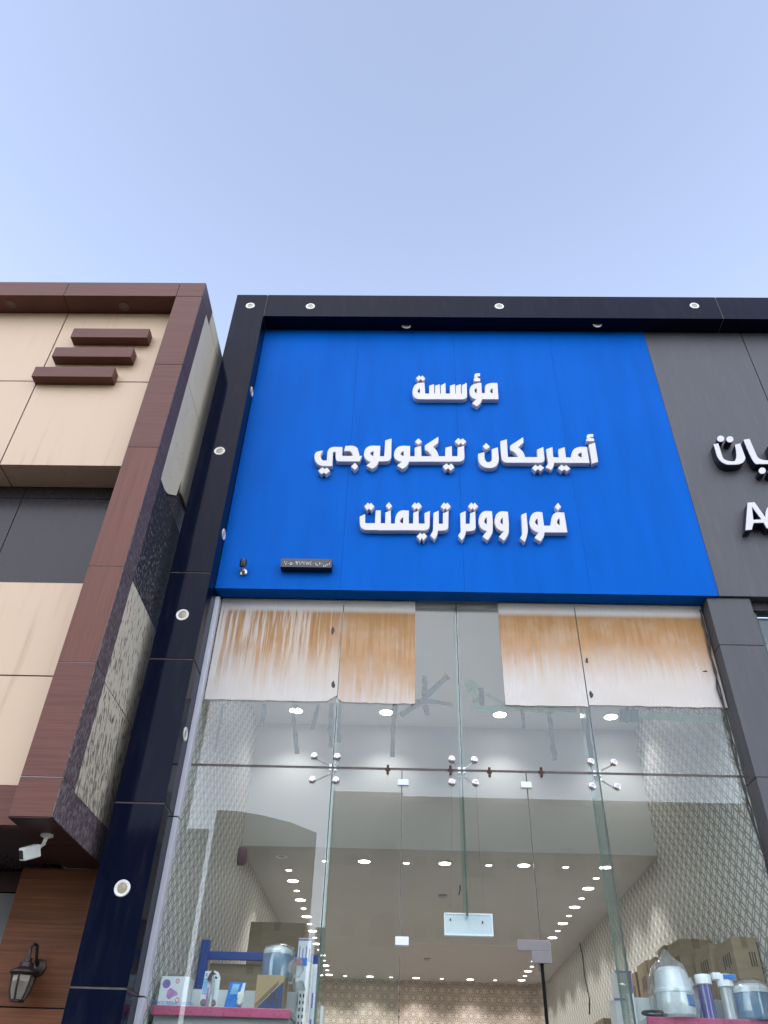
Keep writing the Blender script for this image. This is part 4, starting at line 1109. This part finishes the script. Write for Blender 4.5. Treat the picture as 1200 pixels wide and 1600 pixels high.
for (xl, xr, yt, yc, body, lab) in ((1090, 1112, 1522, 1538, 'purple_clear', 'violet clear filter housing with a plain white cap'), (1124, 1146, 1522, 1542, 'clear_white', 'clear white filter housing with a blue label on its cap')):
    a = at(xl + 1, yc, YI); b2 = at(xr + 1, yc, YI); r_ = (b2.x - a.x) / 2; cx = at((xl + xr) / 2 + 5, 1570, YI).x; zc = a.z; zt = at(xl, yt, YI).z
    t = thing('filter_housing', (cx, YI, ZR), lab, 'filter', 'filter housings on the right shelf')
    MB().lathe([(r_ * 0.6, 0.001), (r_ * 0.92, 0.008), (r_ * 0.95, zc - ZR)], (cx, YI, ZR), (0, 0, 1), 24).build('bowl', body, t)
    MB().lathe([(r_ * 0.55, 0.01), (r_ * 0.55, zc - ZR - 0.005)], (cx, YI, ZR), (0, 0, 1), 18).build('cartridge', 'whiteplastic' if body == 'clear_white' else 'violet', t)
    prof = [(r_ * 1.02, zc - ZR - 0.004), (r_ * 1.14, zc - ZR), (r_ * 1.14, zt - ZR - 0.012), (r_ * 1.05, zt - ZR - 0.004), (r_ * 0.5, zt - ZR), (0, zt - ZR)]
    cp = MB().lathe(prof, (cx, YI, ZR), (0, 0, 1), 28)
    if body == 'clear_white':
        cp.box(cx - r_ * 1.75, cx - r_ * 0.6, YI - r_ * 0.8, YI + r_ * 0.8, zt - ZR + ZR - 0.032, zt + 0.004, 0.004); cp.box(cx + r_ * 0.6, cx + r_ * 1.5, YI - r_ * 0.8, YI + r_ * 0.8, zt - 0.034, zt - 0.004, 0.004)
        cap = cp.build('cap', 'whiteplastic', t)
        MB().box(cx - r_ * 0.5, cx + r_ * 1.3, YI - r_ * 1.25, YI - r_ * 1.16, zt - 0.032, zt - 0.008, 0.002).build('label', 'packblue', t)
    else: cap = cp.build('cap', 'whiteplastic', t)
q = at(1182, 1590, YI); r_ = 0.105
t = thing('water_jar', (q.x, YI, ZR), 'blue water jar wrapped in a clear bag at the right end of the right shelf', 'jar')
MB().lathe([(r_ * 0.9, 0.001), (r_, 0.014), (r_ * 0.98, 0.135), (r_ * 0.9, 0.142)], (q.x, YI, ZR), (0, 0, 1), 28).build('jar_body', 'bluejar', t)
MB().lathe([(r_ * 1.04, 0.138), (r_ * 1.05, 0.160), (r_ * 0.75, 0.182), (0, 0.188)], (q.x, YI, ZR), (0, 0, 1), 28).build('lid', 'whiteplastic', t)
MB().lathe([(r_ * 1.1, 0.002), (r_ * 1.2, 0.05), (r_ * 1.12, 0.13), (r_ * 1.1, 0.17), (r_ * 0.6, 0.21), (0, 0.214)], (q.x, YI, ZR), (0, 0, 1), 18, wob=0.06).build('bag', 'bag', t)
a = at(1003, 1586, YI - 0.03); b2 = at(1041, 1590, YI - 0.03); zz = ZR + 0.022
m = MB(); loop = []
for k in range(21):
    an = 2 * math.pi * k / 20; loop.append(((a.x + b2.x) / 2 + (b2.x - a.x) / 2 * math.cos(an), YI - 0.05 + 0.02 * math.sin(an), zz + 0.013 * math.sin(an)))
m.tube(loop, 0.008, 8); tag(m.build('housing_wrench', 'black'), 'black loop handled wrench lying left of the bagged tank', 'wrench')

# cartons along the right wall, on high shelving
hs_ = thing('wall_shelving', (2.1, 6.9, 0.15), 'steel shelving along the right wall under the cartons', 'shelf')
MB().box(1.90, 2.215, 5.48, 8.8, 2.24, 2.28, 0.003).build('shelf_board', 'shelfgrey', hs_)
for y in (5.50, 7.2, 8.76): MB().box(1.905, 1.935, y, y + 0.03, 0.15, 2.24, 0.003).build('post', 'shelfgrey', hs_)
gp = 'cartons along the right wall'
carton(2.06, 2.213, 5.485, 5.83, 2.282, 2.745, 'big brown carton on the right wall shelf, nearest the window', gp, tilt=R(-1))
carton(2.04, 2.21, 5.86, 6.21, 2.282, 2.775, 'brown carton directly behind the nearest carton on the right wall shelf', gp)
carton(1.97, 2.20, 6.25, 6.50, 2.282, 2.875, 'raised brown carton with dark print behind the bagged tank', gp, tilt=R(3))
carton(1.97, 2.19, 6.60, 6.82, 2.282, 2.90, 'brown carton behind the tip of the clear bag', gp, tilt=R(-3))
carton(1.955, 2.19, 6.86, 7.08, 2.282, 2.865, 'slim brown carton just left of the bag tip', gp)
carton(1.955, 2.18, 7.11, 7.42, 2.282, 2.885, 'brown carton left of the bagged tank, sixth down the shelf', gp)
carton(1.95, 2.18, 7.47, 7.80, 2.282, 2.86, 'farthest brown carton on the right wall shelf beside the right fin', gp)
# things on the floor stack behind the right fin
carton(1.55, 1.80, 7.9, 8.3, 2.02, 2.40, 'brown carton low behind the open door, leftmost of the right side stock', 'cartons of the right side stack')
carton(1.62, 1.86, 7.4, 7.75, 2.0, 2.52, 'open topped brown carton left of the right glass fin', 'cartons of the right side stack')
st = thing('stock_rack', (1.7, 7.8, 0.15), 'low rack carrying the small cartons behind the right fin', 'rack')
MB().box(1.5, 1.92, 7.35, 8.35, 1.96, 1.998, 0.003).build('rack_shelf', 'shelfgrey', st)
for y in (7.37, 8.3): MB().box(1.51, 1.54, y, y + 0.03, 0.15, 1.96, 0.003).build('post', 'shelfgrey', st)
for (x, y, Y, hgt, lab) in ((972, 1560, 6.6, 0.4, 'white box with violet edges below, left of the right fin'), (972, 1517, 6.9, 0.25, 'white box with violet edges above, left of the right fin')):
    q = at(x, y, Y); t = thing('display_box', (q.x, Y, q.z - hgt), lab, 'box', 'white boxes with violet edges')
    MB().box(q.x - 0.055, q.x + 0.065, Y, Y + 0.2, q.z - hgt, q.z, 0.003).build('body', 'packwhite', t)
    m = MB(); m.box(q.x - 0.057, q.x + 0.067, Y - 0.002, Y + 0.003, q.z - 0.014, q.z + 0.001); m.box(q.x + 0.045, q.x + 0.06, Y - 0.0015, Y + 0.003, q.z - hgt + 0.002, q.z - 0.015); m.build('violet_edge', 'violet', t)
wp = MB(); wp.tube([atX(908, 1467, 2.2), atX(905, 1470, 2.205), atX(910, 1492, 2.21), atX(914, 1530, 2.21), atX(921, 1560, 2.212), atX(921, 1585, 2.212)], 0.006, 6)
tag(wp.build('hanging_wire', 'cable'), 'loose dark wire hanging down the right wallpaper', 'wire')

# ------------------------------------------------------------------ the brown and beige building at the left
YN, YP = 4.10, 4.287
XS = -1.80
bb_ = thing('brown_building', (-3.4, 4.8, 0), 'brown and beige clad building left of the black column', 'building')
XC = -2.03
m = MB()
cuts = [2.936, 3.146, 3.826, 4.514, 5.574, 6.494, 7.40]
for i, (a, b) in enumerate(zip(cuts, cuts[1:])):
    m.box(XC, XS - 0.003, YN, YP - 0.002, a + 0.002, b - 0.002, 0.0015, mi=1 if i in (2, 3) else 0)
m.build('frame_column', ['brown', 'brown_v'], bb_)
m = MB()
for a, b in ((-9, -5.2), (-5.196, -3.032), (-3.028, XC - 0.003), (XC + 0.001, XS - 0.0032)): m.box(a, b, YN, YP + 0.12, 7.404, 7.60, 0.0015)
m.build('frame_beam', 'brown', bb_)
m = MB()
for a, b in zip(cuts, cuts[1:]): m.box(XS - 0.0028, XS, YN + 0.001, YP + 0.004, a + 0.002, b - 0.002)
m.box(XS - 0.0028, XS, YN + 0.001, YP + 0.124, 7.406, 7.598)
m.build('side_strip', 'brown_side', bb_)
MB().box(XC + 0.004, XS - 0.004, YN + 0.004, YP, 2.94, 7.41).build('joint_sealant', 'trim', bb_)
# beige front panels with open joints, joints show the dark carrier behind
m = MB()
zr = [5.557, 6.490, 7.404]; xr_ = [-9, -7.2, -5.1, -3.045, XC + 0.0]
for i in range(4):
    for k in range(2): m.box(xr_[i] + 0.005, xr_[i + 1] - 0.005, YP, YP + 0.05, zr[k] + (0.005 if k else 0), zr[k + 1] - 0.005, 0.002)
m.build('upper_cladding', 'beige', bb_)
MB().box(-9, XC, YP + 0.006, YP + 0.04, 5.565, 7.40).build('joint_backing', 'dark', bb_)
m = MB()
for i in range(4): m.box(xr_[i] + 0.005, xr_[i + 1] - 0.005, YP + 0.0505, 4.54, 5.558, 5.61, 0.002)
m.build('soffit_panel', 'beige', bb_)
m = MB()
xs2 = [-9, -6.2, -4.35, -2.93, XC + 0.2]
for i in range(4):
    m.box(xs2[i] + 0.004, xs2[i + 1] - 0.004, 4.545, 4.58, 4.3, 5.444, 0.001); m.box(xs2[i] + 0.003, xs2[i + 1] - 0.003, 4.545, 4.58, 5.451, 5.60, 0.001)
m.build('recessed_band', 'smoke', bb_)
MB().box(-9, XC + 0.19, 4.552, 4.59, 4.3, 5.6).build('joint_backing', 'dark', bb_)
m = MB()
zl = [3.158, 3.828, 4.504]
for i in range(4):
    for k in range(2): m.box(xr_[i] + 0.005, xr_[i + 1] - 0.005, YP, YP + 0.05, zl[k] + 0.004, zl[k + 1] - (0.004 if k == 0 else 0), 0.002)
m.build('lower_cladding', 'beige', bb_)
MB().box(-9, XC, YP + 0.006, YP + 0.04, 3.15, 4.49).build('joint_backing', 'dark', bb_)
MB().box(-9, XC, YP + 0.0505, 4.6, 4.40, 4.50).build('ledge_core', 'dark', bb_)
MB().box(-9, XC - 0.001, YP - 0.012, YP + 0.05, 2.945, 3.156, 0.002).build('lower_band', 'brown', bb_)
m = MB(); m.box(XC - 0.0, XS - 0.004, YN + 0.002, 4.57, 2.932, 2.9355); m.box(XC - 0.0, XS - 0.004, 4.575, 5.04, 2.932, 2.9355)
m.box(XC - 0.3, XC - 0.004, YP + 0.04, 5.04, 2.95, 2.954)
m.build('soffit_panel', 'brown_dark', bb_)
# side wall: beige above, dark band, beige below, all dusty
YE = 9.0
m = MB(); m.box(XS - 0.10, XS - 0.001, YP + 0.0045, YE, 7.436, 7.60); m.box(XS - 0.10, XS - 0.001, YP + 0.0045, YE, 6.512, 7.430)
m.prism([(YP + 0.0045, 5.44), (4.42, 5.44), (4.50, 5.47), (4.67, 5.60), (4.70, 5.78), (4.76, 5.70), (5.2, 5.72), (YE, 5.72), (YE, 6.506), (YP + 0.0045, 6.506)], 'x', XS - 0.10, XS - 0.001)
m.build('side_cladding', 'beige_side', bb_)
m = MB(); m.box(XS - 0.10, XS - 0.002, YP + 0.0045, YE, 4.538, 5.435); m.build('side_band', 'dark_side', bb_)
MB().box(XS - 0.30, XS - 0.012, YP + 0.02, YE, 2.96, 7.55).build('core_wall', 'smoke', bb_)
m = MB(); m.box(XS - 0.10, XS - 0.001, YP + 0.0045, YE, 3.800, 4.534); m.box(XS - 0.10, XS - 0.001, YP + 0.0045, YE, 3.135, 3.793)
m.build('side_cladding', 'beige_side', bb_)
m = MB(); m.box(XS - 0.10, XS - 0.0005, YP + 0.0045, YE, 2.937, 3.131); m.build('side_hem', 'brown_side', bb_)
MB().box(-9, XS - 0.35, 4.60, YE, 2.96, 7.58).build('core_wall', 'smoke', bb_)
m = MB(); m.box(-2.30, -1.6, 5.042, 5.12, 2.212, 2.93, 0.002); m.box(-2.30, -1.6, 5.042, 5.12, 1.2, 2.206, 0.002); m.box(-2.30, -1.6, 5.042, 5.12, -0.1, 1.194, 0.002)
m.build('lower_wall', 'wood', bb_)
MB().box(-9, -2.31, 5.6, 5.7, -0.1, 2.95).build('shopfront_wall', 'dark', bb_)
MB().box(-9, -2.305, 5.2, 5.3, 2.45, 2.82, 0.004).build('shutter_box', 'shutter', bb_)
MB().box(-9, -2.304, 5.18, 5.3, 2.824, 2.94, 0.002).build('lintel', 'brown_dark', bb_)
for (x1, y1, x2, y2) in ((116, 512.3, 234, 514.3), (87.3, 541.7, 209.3, 544), (56, 572.3, 180, 574.3)):
    a = at(x1, y1, 4.197); b = at(x2, y2, 4.197)
    zt = (a.z + b.z) / 2; MB().box(a.x, b.x, 4.197, YP - 0.0005, zt - 0.118, zt, 0.002).build('ledge_bar', 'brown', bb_)

first = None
for (x, y, lab) in ((17, 475, 'brown ringed lamp under the brown beam at the left edge'), (194, 479, 'brown ringed lamp under the brown beam above the three ledge bars')):
    q = atZ(x, y, 7.404)
    if first is None: first = downlight('soffit_lamp', 0.045, 'brownring', 'brownring', lab, 'lamp', 'lamps under the brown beam'); o = first
    else: o = copy_tree(first)
    o['label'] = lab; o.location = q

# security camera under the brown column
q = atZ(74, 1304, 2.932)
cc = thing('security_camera', q, 'white bullet security camera hanging under the brown column', 'camera')
MB().lathe([(0.034, 0), (0.034, -0.010), (0.022, -0.014), (0.022, -0.016), (0, -0.016)], q, (0, 0, 1), 20).build('base', 'camwhite', cc)
e = q + Vector((-0.024, -0.022, -0.080))
MB().tube([q + Vector((0, 0, -0.012)), q + Vector((-0.004, -0.004, -0.05)), q + Vector((-0.014, -0.014, -0.068)), e], 0.011, 10).build('arm', 'camwhite', cc)
ax = Vector((-0.66, -0.60, -0.45)).normalized()
rot = Vector((0, -1, 0)).rotation_difference(ax).to_matrix()
ctr = e + ax * 0.035 + Vector((0, 0, -0.01))
m = MB().box(ctr.x - 0.034, ctr.x + 0.034, ctr.y - 0.045, ctr.y + 0.045, ctr.z - 0.032, ctr.z + 0.032, 0.009, rot=rot, c=ctr); m.build('body', 'camwhite', cc)
m = MB().box(ctr.x - 0.024, ctr.x + 0.024, ctr.y - 0.047, ctr.y - 0.0455, ctr.z - 0.022, ctr.z + 0.022, 0.001, rot=rot, c=ctr); m.build('lens_face', 'black', cc)
m = MB().box(ctr.x - 0.008, ctr.x + 0.002, ctr.y - 0.022, ctr.y + 0.022, ctr.z - 0.0330, ctr.z - 0.0322, rot=rot, c=ctr); m.build('marking', 'print', cc)

# wall lantern
lq = at(36, 1540, 4.93)
ln = thing('wall_lantern', (lq.x, 5.042, lq.z), 'dark bronze wall lantern with frosted panes on the reddish wood wall', 'lantern')
L0 = Vector((at(33, 1540, 4.93).x, 4.93, at(33, 1566, 4.93).z))
Hh = at(33, 1521, 4.93).z - L0.z; Rb = 0.036; Rt = 0.064
n = 6
def hexa(r, z, k, off=0.0): a = 2 * math.pi * (k + 0.5) / n + off; return Vector((L0.x + r * math.cos(a), L0.y + r * math.sin(a), L0.z + z))
m = MB()
prof_ = [(Rb, 0.008), (Rb * 1.45, Hh * 0.35), (Rt * 0.95, Hh * 0.7), (Rt, Hh)]
for k in range(n): m.tube([hexa(r, z, k) for r, z in prof_], 0.0055, 6)
m.lathe([(0.0, 0), (Rb * 1.05, 0), (Rb * 1.1, 0.010), (0, 0.012)], L0, (0, 0, 1), 6)
m.lathe([(Rt * 1.02, Hh - 0.012), (Rt * 1.22, Hh), (Rt * 1.22, Hh + 0.010), (Rt * 0.85, Hh + 0.022), (Rt * 0.62, Hh + 0.030), (Rt * 0.55, Hh + 0.052), (Rt * 0.34, Hh + 0.056), (Rt * 0.32, Hh + 0.075), (0, Hh + 0.078)], L0, (0, 0, 1), 18)
m.build('lantern_frame', 'bronze', ln)
b = bmesh.new(); rows = [[b.verts.new(hexa(r * 0.94, z, k)) for k in range(n)] for r, z in prof_]
for A1, B1 in zip(rows, rows[1:]):
    for k in range(n): b.faces.new((A1[k], A1[(k + 1) % n], B1[(k + 1) % n], B1[k]))
MB().add(b).build('panes', 'lampglass', ln)
top = Vector((L0.x, L0.y, L0.z + Hh + 0.075))
MB().tube([top, top + Vector((-0.004, 0.004, 0.045)), top + Vector((0.004, 0.02, 0.075)), top + Vector((0.012, 0.04, 0.07)), top + Vector((0.016, 0.055, 0.03)), top + Vector((0.018, 0.08, -0.01)), (top.x + 0.02, 5.03, top.z - 0.02)], [0.009, 0.009, 0.009, 0.009, 0.009, 0.010, 0.012], 10).build('arm', 'bronze', ln)
MB().lathe([(0.045, 0), (0.045, 0.012), (0.03, 0.02), (0, 0.021)], (top.x + 0.022, 5.042, top.z - 0.03), (0, -1, 0), 20).build('wall_plate', 'bronze', ln)

# ------------------------------------------------------------------ across the street (seen mirrored in the glass)
op = thing('opposite_building', (10.5, -52, 0), 'long sand coloured block with arched windows mirrored across the street', 'building')
m = MB(); m.box(-5.2, 26, -64, -50, -0.12, 22.5); m.box(-5.2, 0.1, -50.3, -49.9, 22.5, 22.9); m.box(0.1, 26, -50.2, -49.8, 22.2, 22.6)
for z in (9.6, 14.9, 19.4): m.box(-5.1, 25.9, -50.18, -49.9, z, z + 0.35)
m.build('wall', 'opp', op)
for i, x in enumerate((-1.0, 5.6, 12.2, 18.8)):
    for z in (7.6, 12.4, 17.0):
        pts = [(x - 1.15, z), (x + 1.15, z)] + [(x + 1.15 * math.cos(R(a)), z + 1.0 + 1.15 * math.sin(R(a))) for a in range(0, 181, 15)]
        MB().prism(pts, 'y', -49.98, -50.05).build('window', 'oppdark', op)
        for dx in (-2.6, 2.4): MB().box(x + dx - 0.45, x + dx + 0.45, -50.03, -49.96, z + 0.6, z + 1.3).build('window', 'oppdark', op)
op2 = thing('opposite_building', (-10.2, -52, 0), 'narrower sand coloured block with a sloping top mirrored across the street', 'building')
MB().prism([(-13.95, -0.12), (-6.25, -0.12), (-6.25, 19.8), (-8.2, 20.5), (-10.5, 21.0), (-12.5, 21.25), (-13.95, 21.3)], 'y', -64, -50).splay().build('wall', 'opp', op2)
for z in (8, 12.5, 17): MB().box(-11.5, -9.5, -50.03, -49.97, z, z + 1.6).build('window', 'oppdark', op2)
op4 = thing('opposite_building', (-20, -52, 0), 'leftmost plain sand coloured block mirrored across the street', 'building')
MB().prism([(-32, -0.12), (-14.28, -0.12), (-14.28, 19.9), (-32, 19.9)], 'y', -64, -50).splay().build('wall', 'opp', op4)
for z in (8, 12.5): MB().box(-20.5, -18.5, -50.03, -49.97, z, z + 1.6).build('window', 'oppdark', op4)
op3 = thing('opposite_wall', (-5.7, -54, 0), 'low wall between the two mirrored blocks across the street', 'wall')
MB().box(-6.2, -5.25, -56, -54, -0.12, 14.3).build('masonry', 'opp', op3)
